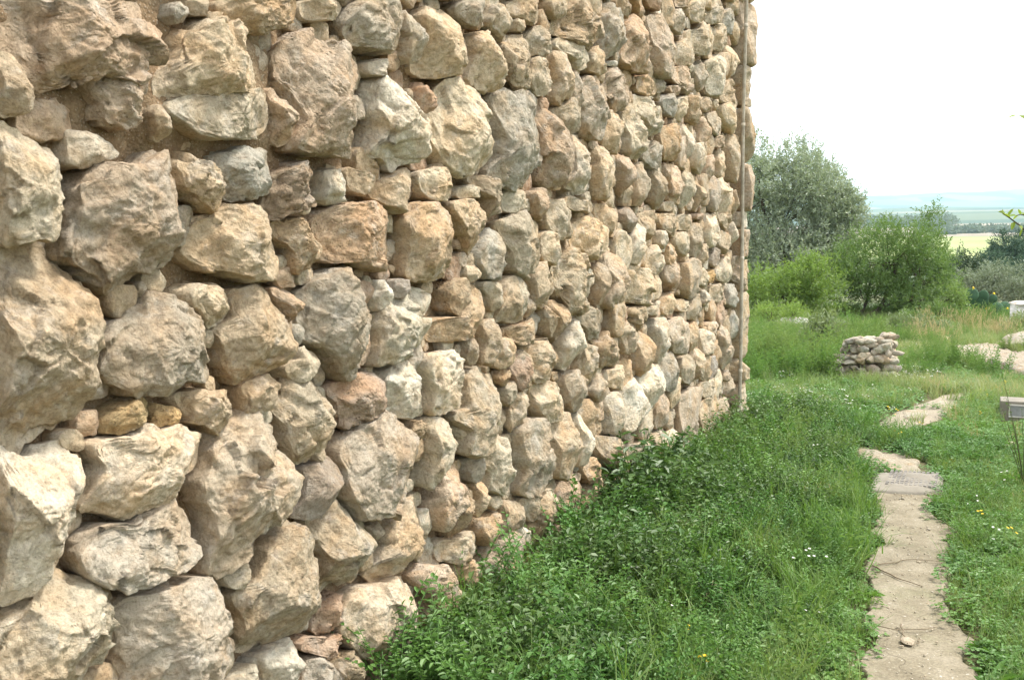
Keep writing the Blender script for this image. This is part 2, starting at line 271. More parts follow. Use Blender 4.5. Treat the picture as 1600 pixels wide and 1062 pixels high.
STONES = """
P 88 1574,2166 2005,2255 1983,2178 1961,2071 1902,2036 1808,2037 1732,2006 1670,1967 1638,2000 1595,2037 1572,2065
P 53 1785,2016 1835,2040 1926,2038 1983,2074 1984,2009 1961,1957 1894,1914 1834,1931 1820,1977
T 35 1563,2050 1591,2055 1623,2014 1627,1938 1594,1908 1556,1915
G 26 2085,2255 2110,2282 2150,2264 2143,2240 2108,2224 2088,2237
T 26 2154,2296 2233,2312 2228,2278 2197,2259 2167,2260
O 50 2260,2320 2602,2393 2622,2338 2504,2286 2394,2248 2338,2254 2267,2281
C 77 2022,2067 2099,2130 2117,2197 2198,2257 2256,2249 2369,2195 2409,2117 2394,2087 2311,2069 2190,2039 2064,2017 2019,2005
C 55 2053,1996 2152,2038 2204,2042 2332,2073 2440,2095 2500,2024 2488,1986 2405,1945 2217,1927 2148,1930 2092,1963
T 35 1992,1970 2011,1997 2042,1987 2060,1964 2057,1913 2020,1897 2006,1927
C 61 1555,1899 1585,1896 1619,1873 1691,1846 1692,1790 1699,1762 1685,1717 1655,1637 1608,1642 1572,1631 1541,1614
W 35 1733,1892 1774,1901 1812,1894 1837,1884 1897,1854 1835,1831 1808,1817 1763,1808 1730,1817
Q 100 1772,1785 1822,1824 1905,1812 1946,1827 2005,1881 2017,1838 2051,1771 2058,1662 2067,1598 2073,1566 1949,1548 1853,1510 1785,1542 1728,1604 1719,1656 1734,1731 1741,1760
O 48 2083,1852 2135,1866 2181,1853 2219,1829 2254,1777 2241,1742 2199,1720 2161,1745 2117,1783
G 53 2234,1875 2337,1908 2420,1922 2457,1889 2455,1846 2483,1789 2387,1766 2297,1759 2285,1793 2262,1840
C 68 2149,1692 2280,1749 2380,1746 2447,1693 2510,1641 2548,1596 2530,1552 2480,1525 2375,1524 2315,1538 2204,1564 2146,1605
T 93 1540,1599 1592,1621 1645,1632 1677,1618 1726,1575 1747,1541 1768,1476 1768,1411 1785,1368 1766,1299 1774,1262 1762,1186 1737,1166 1678,1162 1628,1147 1585,1151 1535,1178 1520,1191
H 84 1843,1385 1861,1415 1912,1437 1924,1461 1988,1484 2011,1509 2071,1481 2116,1446 2163,1396 2170,1335 2204,1249 2166,1239 2070,1256 2022,1222 1964,1232 1914,1235 1875,1277 1843,1311
C 43 2114,1492 2162,1514 2228,1512 2270,1487 2298,1422 2266,1392 2215,1392 2175,1435 2129,1464
T 84 2238,1382 2318,1407 2312,1483 2384,1508 2430,1480 2470,1425 2530,1380 2544,1318 2519,1276 2440,1243 2367,1227 2334,1219 2278,1278 2269,1326
Y 35 1822,1172 1863,1203 1934,1229 1963,1226 1973,1196 1961,1171 1888,1143 1840,1135
Y 29 1993,1165 2017,1201 2061,1183 2106,1163 2098,1137 2044,1135 2000,1138
T 44 2075,1207 2149,1218 2208,1211 2297,1187 2318,1134 2294,1101 2221,1090 2145,1122 2114,1161
T 40 2343,1203 2392,1227 2455,1230 2506,1195 2524,1162 2491,1132 2434,1117 2359,1115 2353,1153
W 72 1823,1136 1896,1131 1941,1156 1970,1139 1977,1125 2032,1130 2089,1127 2159,1076 2162,1034 2147,995 2100,977 2033,950 2009,935 1939,924 1865,911 1817,938 1778,953 1749,972 1781,1026 1803,1065 1779,1131
W 83 1520,1175 1574,1150 1583,1132 1705,1139 1732,1108 1731,1084 1701,1007 1699,954 1683,922 1685,892 1674,853 1607,841 1579,819 1501,806
Q 61 1721,851 1734,902 1809,915 1887,897 1948,915 2028,927 2076,900 2127,868 2134,831 2123,771 2096,737 2020,731 1972,741 1910,729 1836,738 1781,760 1749,794
H 100 2203,1079 2294,1107 2366,1109 2437,1104 2463,1058 2477,999 2520,962 2529,888 2510,799 2468,782 2406,763 2342,742 2308,700 2221,674 2174,686 2153,712 2173,786 2173,852 2160,890 2154,944
C 31 2250,643 2303,673 2347,654 2374,617 2346,602 2300,596 2266,609
C 90 1499,750 1553,768 1611,815 1664,842 1693,816 1740,755 1797,713 1783,686 1814,645 1804,572 1739,570 1706,539 1492,616
Q 100 1855,665 1890,687 1991,691 2107,693 2164,670 2197,625 2203,566 2209,492 2261,445 2260,416 2224,400 2187,347 1881,461 1870,524 1873,601
T 100 2282,590 2285,560 2328,467 2334,395 2378,366 2450,371 2573,380 2605,424 2637,488 2628,547 2637,587 2617,657 2577,704 2528,737 2475,701 2425,679 2394,634 2369,600 2325,592
T 88 2693,709 2799,749 2853,718 2908,664 2975,570 2926,509 2846,454 2726,439 2722,494 2735,557 2702,641
D 60 2584,749 2620,801 2637,871 2623,905 2685,903 2760,923 2803,873 2808,822 2783,760 2701,727 2638,729
T 88 2521,1125 2564,1175 2680,1210 2719,1158 2759,1088 2789,1002 2766,956 2713,923 2642,907 2594,927 2559,1003 2533,1062
C 41 2555,1245 2616,1263 2627,1301 2721,1270 2698,1224 2634,1186 2574,1197
P 56 2485,1490 2542,1503 2595,1479 2612,1428 2629,1381 2595,1328 2583,1391 2531,1447
G 100 2649,1465 2689,1495 2781,1525 2889,1548 2957,1535 2973,1454 2977,1369 2964,1284 2939,1209 2892,1171 2826,1190 2774,1261 2724,1302 2684,1328 2649,1433
W 41 3087,1448 3125,1505 3180,1499 3179,1472 3124,1412 3091,1386
D 31 3211,1507 3287,1506 3306,1468 3260,1433 3203,1444
C 75 3085,1325 3112,1385 3177,1436 3285,1451 3342,1421 3377,1335 3339,1243 3226,1206 3058,1194 3071,1255
W 68 3113,1143 3172,1183 3279,1192 3334,1158 3348,1110 3391,1067 3375,973 3289,970 3208,986 3117,1025
W 72 3405,1159 3449,1198 3605,1200 3704,1161 3738,1096 3746,1044 3685,979 3538,952 3461,967 3462,1056
R 56 2801,1137 2861,1164 2959,1179 3049,1174 3088,1104 3060,1027 2942,1008 2875,1001 2846,1073
Q 100 2816,918 2897,980 2996,993 3102,1018 3157,977 3228,903 3303,863 3351,807 3317,737 3264,680 3177,643 3066,632 2948,658 2890,706 2853,766 2849,838
O 32 3327,929 3395,948 3436,913 3414,868 3366,870 3326,900
C 82 3447,930 3523,946 3621,866 3644,800 3589,731 3491,657 3398,654 3412,685 3452,770 3443,844
C 35 3694,876 3756,852 3777,807 3741,786 3714,837
T 96 3620,934 3749,937 3783,1069 3942,1101 4016,1001 4044,888 4016,781 3922,725 3781,738 3714,765 3748,843
O 29 4118,1064 4180,1069 4216,1009 4162,992 4118,1019
T 38 4170,979 4269,1003 4252,947 4210,883 4178,910
R 54 4222,1076 4334,1135 4441,1091 4485,1015 4398,953 4293,953
T 60 3925,1299 4012,1306 4027,1250 4050,1139 3997,1100 3910,1129 3932,1202
T 46 4108,1221 4192,1204 4270,1153 4230,1099 4135,1074 4080,1090
H 41 3796,1234 3878,1229 3885,1175 3849,1114 3795,1161
T 66 3474,1337 3598,1340 3650,1307 3777,1423 3853,1467 3932,1428 3932,1375 3872,1314 3814,1245 3649,1246 3473,1259
O 51 3626,1428 3654,1487 3740,1496 3770,1454 3747,1373 3695,1334 3639,1367
C 47 3935,1470 4040,1489 4122,1443 4094,1389 4022,1337 3987,1415
T 60 4099,1377 4174,1475 4291,1495 4342,1425 4343,1321 4252,1286 4081,1301
C 29 3796,1556 3905,1539 3896,1503 3828,1483 3787,1510
T 42 4131,1275 4313,1253 4549,1298 4550,1165 4313,1172 4153,1229
G 66 3940,1650 4010,1715 4101,1695 4157,1542 4138,1487 3957,1501 3923,1544 3889,1587
T 83 4078,1739 4249,1776 4374,1804 4459,1724 4460,1575 4375,1499 4250,1513 4213,1609 4137,1685
T 65 3609,1804 3708,1828 3939,1833 3958,1787 3920,1702 3864,1612 3792,1617 3741,1698
P 73 2750,1742 2865,1770 3030,1786 3138,1747 3194,1688 3201,1607 3150,1546 3079,1542 2950,1573 2779,1578 2763,1653
O 55 2509,1695 2607,1716 2689,1714 2714,1677 2729,1596 2662,1552 2602,1545 2588,1606 2528,1658
T 88 3252,1733 3378,1798 3512,1799 3591,1753 3655,1616 3645,1510 3537,1499 3416,1502 3316,1492 3288,1534 3300,1607 3265,1697
P 100 2550,2232 2619,2288 2701,2314 2786,2302 2864,2284 2922,2237 2932,2166 2954,2062 2991,2017 2953,1980 2856,1931 2744,1937 2619,1934 2560,1941 2621,2010 2594,2112 2557,2144 2553,2196
P 50 2488,2112 2536,2111 2591,2021 2581,1967 2522,1940 2529,2014
W 100 3054,2163 3079,2217 3150,2269 3206,2304 3236,2247 3313,2195 3352,2110 3345,2055 3371,1998 3310,1961 3205,1927 3120,1955 3027,1957 3074,2003 3087,2056 3054,2120
G 62 2889,2373 2962,2460 3036,2492 3140,2514 3194,2491 3199,2397 3212,2339 3136,2322 3033,2326 2935,2325
W 30 3042,2279 3106,2302 3142,2286 3129,2249 3070,2232 3041,2245
C 42 2677,2414 2910,2463 2867,2398 2785,2370 2686,2355
T 60 3274,2495 3311,2519 3365,2493 3392,2435 3380,2379 3352,2329 3308,2314 3276,2336
C 85 3402,2522 3531,2575 3653,2580 3716,2525 3749,2473 3732,2372 3650,2331 3543,2305 3469,2295 3386,2319 3449,2403 3450,2458
C 75 3882,2533 3979,2575 4063,2544 4116,2479 4089,2411 4063,2355 3978,2307 3896,2322 3849,2376 3866,2460
R 45 3421,2242 3454,2279 3499,2261 3504,2224 3475,2165 3447,2143 3420,2196
C 97 3506,2160 3553,2252 3649,2318 3801,2305 3910,2249 3966,2184 3985,2081 3995,2020 3853,1967 3712,1942 3566,1985 3497,2046 3476,2129
G 94 4033,2299 4152,2363 4273,2354 4295,2278 4396,2266 4461,2219 4463,2012 4427,1943 4220,1913 4126,1919 3989,1967 4101,2012 4096,2129 4062,2222
O 66 4184,2549 4301,2612 4362,2589 4371,2502 4354,2388 4267,2387 4200,2389
T 35 2906,1905 3028,1880 3079,1874 3052,1821 2976,1809 2928,1823
T 55 3055,1822 3134,1879 3287,1924 3308,1872 3345,1837 3344,1791 3228,1755 3133,1782
C 47 3379,1914 3552,1955 3671,1934 3661,1865 3584,1822 3486,1812 3408,1842
C 26 3714,1869 3830,1896 3982,1878 3951,1856 3733,1837
T 53 3780,1943 3908,1942 4064,1931 4126,1891 4126,1826 3984,1767 3994,1842 3889,1899
C 36 4184,1885 4289,1907 4423,1874 4412,1828 4268,1799 4184,1807
B 62 2505,1850 2602,1887 2684,1901 2715,1864 2692,1801 2639,1760 2578,1734 2510,1706 2464,1738 2485,1790
W 43 2776,1878 2855,1891 2878,1803 2832,1777 2792,1767 2764,1798
H 42 3680,2601 3783,2661 3929,2692 3948,2605 3891,2568 3783,2572
C 42 4012,2611 4067,2705 4162,2703 4221,2618 4201,2571 4123,2579
C 28 4288,2689 4368,2704 4377,2661 4306,2637
T 44 4242,2766 4567,2836 4618,2754 4470,2702 4376,2706 4242,2712
T 43 4664,2861 4904,2911 4892,2848 4758,2779 4687,2819
O 83 4751,2773 4930,2869 5011,2936 5350,3008 5352,2930 5277,2786 5128,2714 4905,2730 4726,2721
G 84 5470,2921 5531,3033 5662,3039 5748,2959 5736,2873 5617,2743 5513,2713 5449,2770
T 44 4445,2643 4545,2707 4687,2698 4712,2620 4569,2573 4478,2569
T 55 4494,2543 4585,2563 4692,2521 4693,2439 4545,2372 4474,2432
T 68 4778,2635 4865,2624 4927,2523 4949,2451 4858,2379 4771,2380 4761,2403 4789,2467 4778,2550
C 47 4790,2709 4949,2720 5148,2725 5164,2664 5035,2567 4950,2628 4816,2654
C 46 5242,2693 5367,2760 5457,2674 5429,2603 5203,2609
W 22 5552,2707 5682,2742 5717,2713 5584,2692
P 83 5894,2979 6021,3068 6191,3094 6241,2759 6066,2733 5870,2760 5807,2779
P 79 6373,3154 6591,3165 6792,3092 6760,2909 6647,2795 6459,2798 6380,2971
T 34 5710,3096 5902,3136 5905,3023 5807,3032
T 53 4794,2335 4964,2418 5068,2393 5069,2317 4966,2230 4842,2292
Q 87 5133,2456 5198,2555 5314,2584 5415,2491 5392,2395 5346,2230 5203,2269 5157,2355
P 61 5534,2608 5638,2693 5766,2671 5903,2605 5872,2500 5676,2447 5581,2519
P 91 4548,2292 4645,2327 4770,2293 4859,2180 4861,2020 4710,1937 4608,1979 4597,2215
W 83 5009,2197 5055,2265 5154,2249 5195,2149 5236,2034 5110,1935 4896,1949 4988,2030
C 77 5363,2193 5490,2232 5600,2172 5659,2064 5551,1932 5394,1924 5367,2018
T 63 5481,2246 5583,2449 5696,2392 5729,2268 5702,2195 5589,2214
C 76 5885,2446 5988,2524 6151,2431 6223,2317 6062,2198 5937,2218
C 61 6092,2591 6393,2616 6517,2569 6523,2443 6364,2364 6168,2496
O 58 6622,2393 6746,2487 6971,2512 7071,2437 7032,2264 6713,2271
G 44 6229,2229 6416,2339 6644,2313 6718,2254 6423,2167
W 64 7239,2247 7250,2545 7318,2551 7355,2414 7336,2254
P 72 5779,2204 5915,2214 5944,2069 5901,1920 5828,2048
H 64 6083,2141 6185,2178 6315,2064 6288,1923 6105,1915
T 65 6413,2166 6613,2180 6674,2022 6557,1903 6453,1963
P 64 6774,2211 6984,2226 7072,2078 7039,1939 6841,1982
C 63 7175,2225 7408,2152 7376,2025 7228,1930
C 57 7534,2433 7721,2469 7777,2381 7594,2220 7476,2266
W 25 6757,1961 6994,1980 6973,1920 6782,1904
T 60 7624,2168 7728,2192 7760,1951 7654,1929
C 51 4611,1705 4760,1732 4805,1684 4806,1572 4718,1554 4612,1585
C 62 5067,1766 5236,1809 5463,1762 5528,1652 5467,1622 5306,1571 5153,1610 5038,1676
P 49 4462,1900 4586,1930 4663,1850 4631,1765 4524,1797
C 38 4242,1899 4364,1905 4427,1863 4364,1803 4242,1793
T 59 4695,1876 4866,1884 5012,1789 5000,1698 4793,1670 4672,1754
T 28 4830,1920 5081,1895 5392,1897 5321,1839 5017,1841
T 48 5369,1882 5530,1889 5775,1784 5706,1710 5533,1736 5402,1815
D 43 5879,1861 6007,1896 6095,1793 6012,1738 5913,1788
T 48 6192,1858 6359,1879 6502,1788 6406,1690 6250,1766
O 81 4797,1559 4969,1622 5129,1597 5215,1476 5203,1356 5053,1309 4897,1329 4786,1447
T 63 5337,1528 5423,1555 5492,1457 5450,1346 5342,1308 5360,1432
Q 81 5521,1568 5620,1625 5727,1553 5758,1407 5734,1306 5603,1289 5502,1329 5574,1440
C 62 5936,1536 6260,1502 6625,1415 6534,1335 6268,1281 5982,1294 5940,1401
T 63 4464,1491 4603,1561 4688,1511 4689,1401 4564,1333 4484,1360
C 59 4242,1484 4314,1494 4351,1413 4344,1321 4285,1283 4242,1291
T 28 4450,1397 4476,1384 4476,1301 4450,1290
O 47 4614,1330 4719,1338 4711,1239 4685,1179 4640,1218
T 60 4771,1347 4836,1370 4879,1254 4864,1153 4814,1143 4780,1234
W 66 4890,1033 4899,1149 4981,1234 5068,1236 5081,1137 4985,999 4922,979
T 51 5008,1298 5252,1313 5522,1216 5489,1133 5223,1124 5159,1210
T 59 4408,1139 4594,1161 4744,1162 4798,1082 4786,970 4620,950 4500,975 4453,1052
O 53 4242,1108 4321,1136 4425,1104 4479,1027 4426,961 4301,963
O 52 5426,1066 5602,1139 5698,1059 5669,945 5487,940
T 60 5120,984 5169,1088 5302,1078 5388,945 5306,870 5172,912
C 63 4495,939 4629,955 4773,895 4811,801 4750,733 4631,750 4562,821
H 60 4909,941 5055,966 5173,886 5175,777 5033,742 4946,806
H 93 4283,733 4358,791 4523,768 4563,665 4598,535 4565,425 4465,403 4313,443 4263,474 4318,552 4288,673
T 90 4712,711 4855,768 4988,738 4989,619 4882,413 4755,449 4734,568
W 71 5106,703 5162,710 5232,578 5225,454 5129,428 5092,475 5136,591
T 52 5855,1135 6006,1186 6072,1121 6044,1000 5920,979
O 41 6040,1260 6222,1260 6301,1185 6190,1112 6078,1182
T 71 6195,1064 6281,1090 6422,1001 6382,842 6293,786 6201,874
W 66 6508,1156 6688,1163 6811,1003 6739,889 6591,869
W 69 6256,773 6436,868 6635,799 6640,698 6448,571 6333,651
H 63 6718,873 6988,901 7084,769 6959,624 6789,643
C 42 5639,888 5843,912 5935,827 5847,761 5674,811
W 75 5932,750 6103,792 6215,685 6295,579 6114,477 5907,492 5870,620
W 65 5600,746 5704,764 5817,661 5794,514 5631,522
H 49 5312,812 5420,926 5538,800 5396,746
T 51 4242,935 4352,934 4409,880 4352,817 4242,761
T 61 5397,532 5622,511 5834,401 5800,316 5593,324 5462,435
T 76 3001,436 3129,475 3187,573 3275,619 3406,645 3412,540 3403,463 3317,407 3241,380 3072,370
W 93 2861,373 2936,395 3094,359 3208,368 3313,295 3327,213 3280,140 3204,117 3116,90 3007,101 2930,155 2881,199 2822,280
R 41 2718,394 2823,414 2876,372 2833,333 2808,315 2772,292 2705,305 2684,346
R 43 2616,319 2820,269 2825,215 2713,228 2626,283
P 86 3316,304 3420,335 3528,316 3626,238 3711,129 3720,83 3607,55 3509,70 3386,114 3433,171 3418,245
P 71 3511,611 3566,671 3653,717 3704,667 3711,592 3681,546 3621,496 3522,456 3502,511
O 63 3686,541 3756,602 3814,559 3799,487 3726,385 3670,387 3657,442
T 49 3889,592 3947,561 3966,502 3933,431 3882,429
C 27 4024,485 4095,494 4113,444 4059,422 4015,453
T 50 3531,402 3728,384 3883,367 3903,307 3823,263 3689,277 3565,332
O 42 3947,403 4090,405 4072,307 3963,276 3929,351
T 48 4168,442 4331,372 4352,307 4228,289 4129,288 4149,377
W 56 4236,261 4348,283 4427,180 4407,99 4348,114 4310,208
P 91 3941,226 4035,270 4199,265 4257,145 4267,24 4180,-23 4052,-66 3964,-51 3940,80
T 51 3677,268 3823,252 3865,186 3864,131 3772,146 3692,222
P 48 3810,121 3880,103 3892,-11 3822,19
H 41 3792,708 3913,698 3966,623 3930,597 3825,606
C 76 3931,715 4090,757 4203,716 4222,574 4145,520 4089,485 3999,537 4008,613
T 44 4318,407 4516,402 4552,370 4552,283 4427,287
C 24 4462,239 4530,254 4589,209 4508,198
W 57 2408,348 2545,355 2577,268 2560,192 2413,244
Q 58 2634,247 2686,247 2748,166 2813,90 2612,164
O 60 2748,195 2860,196 2942,146 2965,84 2951,34 2823,81 2759,165
P 54 3050,61 3150,62 3172,12 3171,-74 3048,-32
C 32 2259,306 2377,340 2384,260
G 34 3045,596 3104,612 3098,540 3073,518
T 51 4242,436 4332,360 4340,299 4257,268 4242,271
C 26 4469,256 4533,254 4576,219 4511,197 4469,225
T 86 4324,418 4520,426 4637,390 4711,311 4775,233 4688,163 4616,117 4477,127 4544,222 4521,265 4410,327
P 52 4848,300 5057,391 5142,348 5115,271 4952,198 4887,239
P 35 4685,67 4788,132 4923,153 4924,86 4842,40
T 66 4500,18 4628,23 4765,-13 4743,-111 4675,-196 4542,-144
T 43 5204,401 5333,434 5454,398 5456,311 5321,280 5233,340
T 62 5398,491 5459,524 5654,508 5830,420 5798,319 5694,293 5525,398
C 51 6018,398 6172,357 6332,379 6418,316 6401,220 6137,252
T 46 6540,342 6732,363 6781,183 6583,217
G 45 6899,3222 6964,3315 7118,3342 7139,3201 7043,3164 6948,3175
C 63 7304,3157 7327,3251 7502,3274 7620,3369 7748,3363 7840,3223 7763,3146 7575,3103 7394,3103
T 53 7997,3396 8191,3466 8405,3429 8429,3366 8208,3249 8041,3242
G 52 8315,3538 8481,3644 8664,3654 8729,3563 8607,3447 8462,3443
T 42 8352,3690 8991,3831 8998,3749 8866,3674 8601,3677
T 50 7732,3426 7886,3510 8045,3618 8154,3555 8126,3462 7926,3412
C 51 7328,3401 7432,3482 7658,3530 7664,3449 7498,3324 7359,3337
P 32 6858,3354 7275,3446 7247,3381 7004,3339
C 48 6982,2972 7003,3071 7162,3148 7277,3120 7371,3026 7257,2978 7063,2947
P 46 6850,2826 6930,2915 7132,2948 7383,2948 7389,2848 7204,2762 7022,2795
H 53 7510,3012 7700,3083 7734,2963 7691,2852 7564,2897
C 75 7883,3107 8169,3213 8298,3184 8308,3052 8074,2875 7900,2863
C 65 8529,3343 8644,3373 8712,3279 8714,3117 8572,3097 8540,3207
T 44 8220,2886 8443,3053 8739,3028 8813,2943 8665,2877 8417,2867
H 33 6571,2782 6699,2782 6680,2724 6575,2673 6542,2723
O 37 6161,2709 6297,2751 6441,2733 6469,2656 6302,2616 6141,2646
P 25 6819,2765 7005,2792 7035,2748 6927,2713
G 39 6691,2634 6859,2713 6966,2650 6944,2571 6792,2562
C 49 7019,2698 7204,2761 7234,2666 7143,2556 7003,2570
O 47 7326,2771 7568,2772 7601,2693 7497,2577 7362,2603
H 33 7733,2754 7760,2821 7948,2836 7987,2754 7829,2713
W 26 8083,2834 8205,2861 8241,2809 8149,2776
C 56 8322,2810 8529,2882 8760,2841 8792,2703 8625,2626 8435,2710
H 43 7867,2697 8106,2748 8294,2692 8265,2576 8012,2572
P 54 7666,2493 7682,2621 7754,2671 7893,2558 7887,2447 7745,2434
P 30 8140,2549 8325,2585 8446,2534 8294,2485 8108,2479
C 54 8211,2365 8274,2472 8376,2423 8360,2308 8244,2232
T 75 8548,2475 8626,2646 8727,2573 8760,2338 8662,2213 8582,2326
P 46 7811,2235 7882,2381 7992,2390 8028,2283 7922,2199
Q 64 7963,1948 7948,2168 8038,2240 8167,2181 8158,1967
W 75 8358,1987 8318,2215 8447,2338 8535,2157 8524,1993 8432,1943
T 56 8798,1981 8786,2125 8818,2187 8851,2031 8840,1934
O 29 7116,1795 7204,1888 7501,1888 7539,1826 7339,1780
R 19 7618,1914 7842,1922 7827,1883 7655,1872
W 58 7888,1726 7904,1924 8082,1930 8216,1810 8163,1673 8009,1672
T 35 8292,1915 8443,1944 8687,1929 8675,1821 8494,1805
W 50 8761,1787 8787,1884 8833,1861 8839,1690 8797,1666
T 37 6627,1859 6786,1883 7012,1881 7017,1792 6876,1740 6710,1785
W 33 6635,1680 6652,1765 6782,1758 6784,1700 6743,1642
C 43 7010,1723 7143,1765 7344,1749 7350,1635 7266,1584 7095,1634
O 37 6809,1536 6826,1672 6998,1673 7028,1584 6930,1530
T 63 7512,1636 7504,1773 7649,1840 7700,1733 7663,1615 7559,1551
T 37 7769,1539 7806,1692 7892,1671 7899,1560
D 38 8035,1560 8091,1661 8292,1616 8232,1513 8039,1503
T 46 8309,1686 8400,1803 8613,1748 8624,1617 8484,1605
W 64 6032,1717 6120,1806 6258,1711 6261,1639 6130,1542 5983,1560
C 51 6445,1594 6581,1669 6692,1613 6659,1528 6566,1461 6359,1503
P 51 6776,1514 7024,1561 7106,1500 7085,1390 6932,1344 6803,1445
T 55 7214,1345 7225,1529 7351,1518 7398,1287 7279,1291
C 38 7693,1384 7803,1491 7931,1390 7874,1336
Y 28 7953,1433 8085,1476 8196,1395 8024,1376
C 50 8279,1439 8444,1565 8664,1589 8663,1372 8424,1366
P 53 8850,1368 8865,1588 9111,1588 9150,1373 8989,1352
T 36 8098,1317 8363,1356 8548,1327 8493,1234 8257,1208
G 48 8704,1177 8754,1321 8880,1342 8926,1193 8833,1134
W 37 7878,1213 7916,1323 7989,1265 7983,1175
C 37 6723,1186 6792,1300 6945,1334 6990,1243 6900,1187
C 26 7109,1206 7192,1274 7342,1226 7345,1185 7168,1183
T 49 7421,1127 7571,1313 7687,1266 7694,1157 7557,1099
T 24 6309,1245 6516,1259 6628,1211 6574,1185 6413,1203
T 43 6049,1240 6145,1267 6268,1230 6271,1157 6191,1107 6109,1175
Q 58 6831,1062 6933,1115 7181,1132 7306,1000 7311,905 7195,873 6998,900
T 49 7346,1048 7538,1079 7661,973 7636,910 7467,859
W 54 7847,1014 7969,984 8196,923 8203,830 8014,777 7889,821
P 31 8025,1037 8205,1049 8362,981 8251,930 8065,977
H 75 8415,929 8512,995 8625,916 8674,815 8647,647 8488,637 8449,808
W 57 8835,887 8856,1009 8943,1104 9083,1009 9077,883 8901,845
O 26 8958,739 9035,822 9207,834 9193,745
T 54 7207,777 7339,849 7545,767 7582,666 7409,609 7267,656
T 61 7647,766 7722,892 7819,729 7782,621 7697,629
D 42 8055,600 8075,747 8263,754 8307,609 8180,575
P 32 8546,533 8611,600 8757,560 8691,481
W 37 8917,567 9057,681 9157,646 9108,535
C 55 8996,292 9038,504 9182,477 9216,278
T 49 8716,366 8809,555 8872,474 8827,341
T 37 7788,563 8042,568 8234,581 8282,470 8015,422 7866,464
"""

# ================================================================== THE STONE WALL
PAL = {'W': (.66, .595, .475), 'C': (.57, .485, .35), 'T': (.485, .395, .275), 'P': (.51, .40, .29), 'Q': (.475, .405, .315),
       'G': (.425, .395, .325), 'H': (.435, .38, .295), 'O': (.455, .35, .225), 'Y': (.46, .325, .15), 'B': (.27, .20, .135),
       'R': (.44, .31, .22), 'D': (.30, .27, .235)}
PAL = {k_: tuple(.76 * a_ + .24 * b_ for a_, b_ in zip(v_, (.50, .41, .295))) for k_, v_ in PAL.items()}
WALL_END, WALL_TOP, WALL_START = 8.88, 4.6, -1.4
wall = tag(empty('stone_wall', (-0.35, 5.0, 0)), 'tall wall of rough tan and cream limestone rubble with deep joints', 'wall', kind='thing')

def ray_poly(poly, c, th):
    """farthest hit of rays from c with the outline"""
    a = poly - c; b = np.roll(a, -1, 0); e = b - a
    d = np.stack([np.cos(th), np.sin(th)], 1)
    den = d[:, None, 0] * e[None, :, 1] - d[:, None, 1] * e[None, :, 0]
    den = np.where(np.abs(den) < 1e-12, 1e-12, den)
    t = (a[None, :, 0] * e[None, :, 1] - a[None, :, 1] * e[None, :, 0]) / den
    s = (a[None, :, 0] * d[:, None, 1] - a[None, :, 1] * d[:, None, 0]) / den
    ok = (t > 0) & (s >= -1e-6) & (s <= 1 + 1e-6)
    return np.where(ok, t, 0).max(1)

def centroid(p):
    q = np.roll(p, -1, 0); cr = p[:, 0] * q[:, 1] - q[:, 0] * p[:, 1]; A = cr.sum() / 2
    return ((p + q) * cr[:, None]).sum(0) / (6 * A) if abs(A) > 1e-9 else p.mean(0)

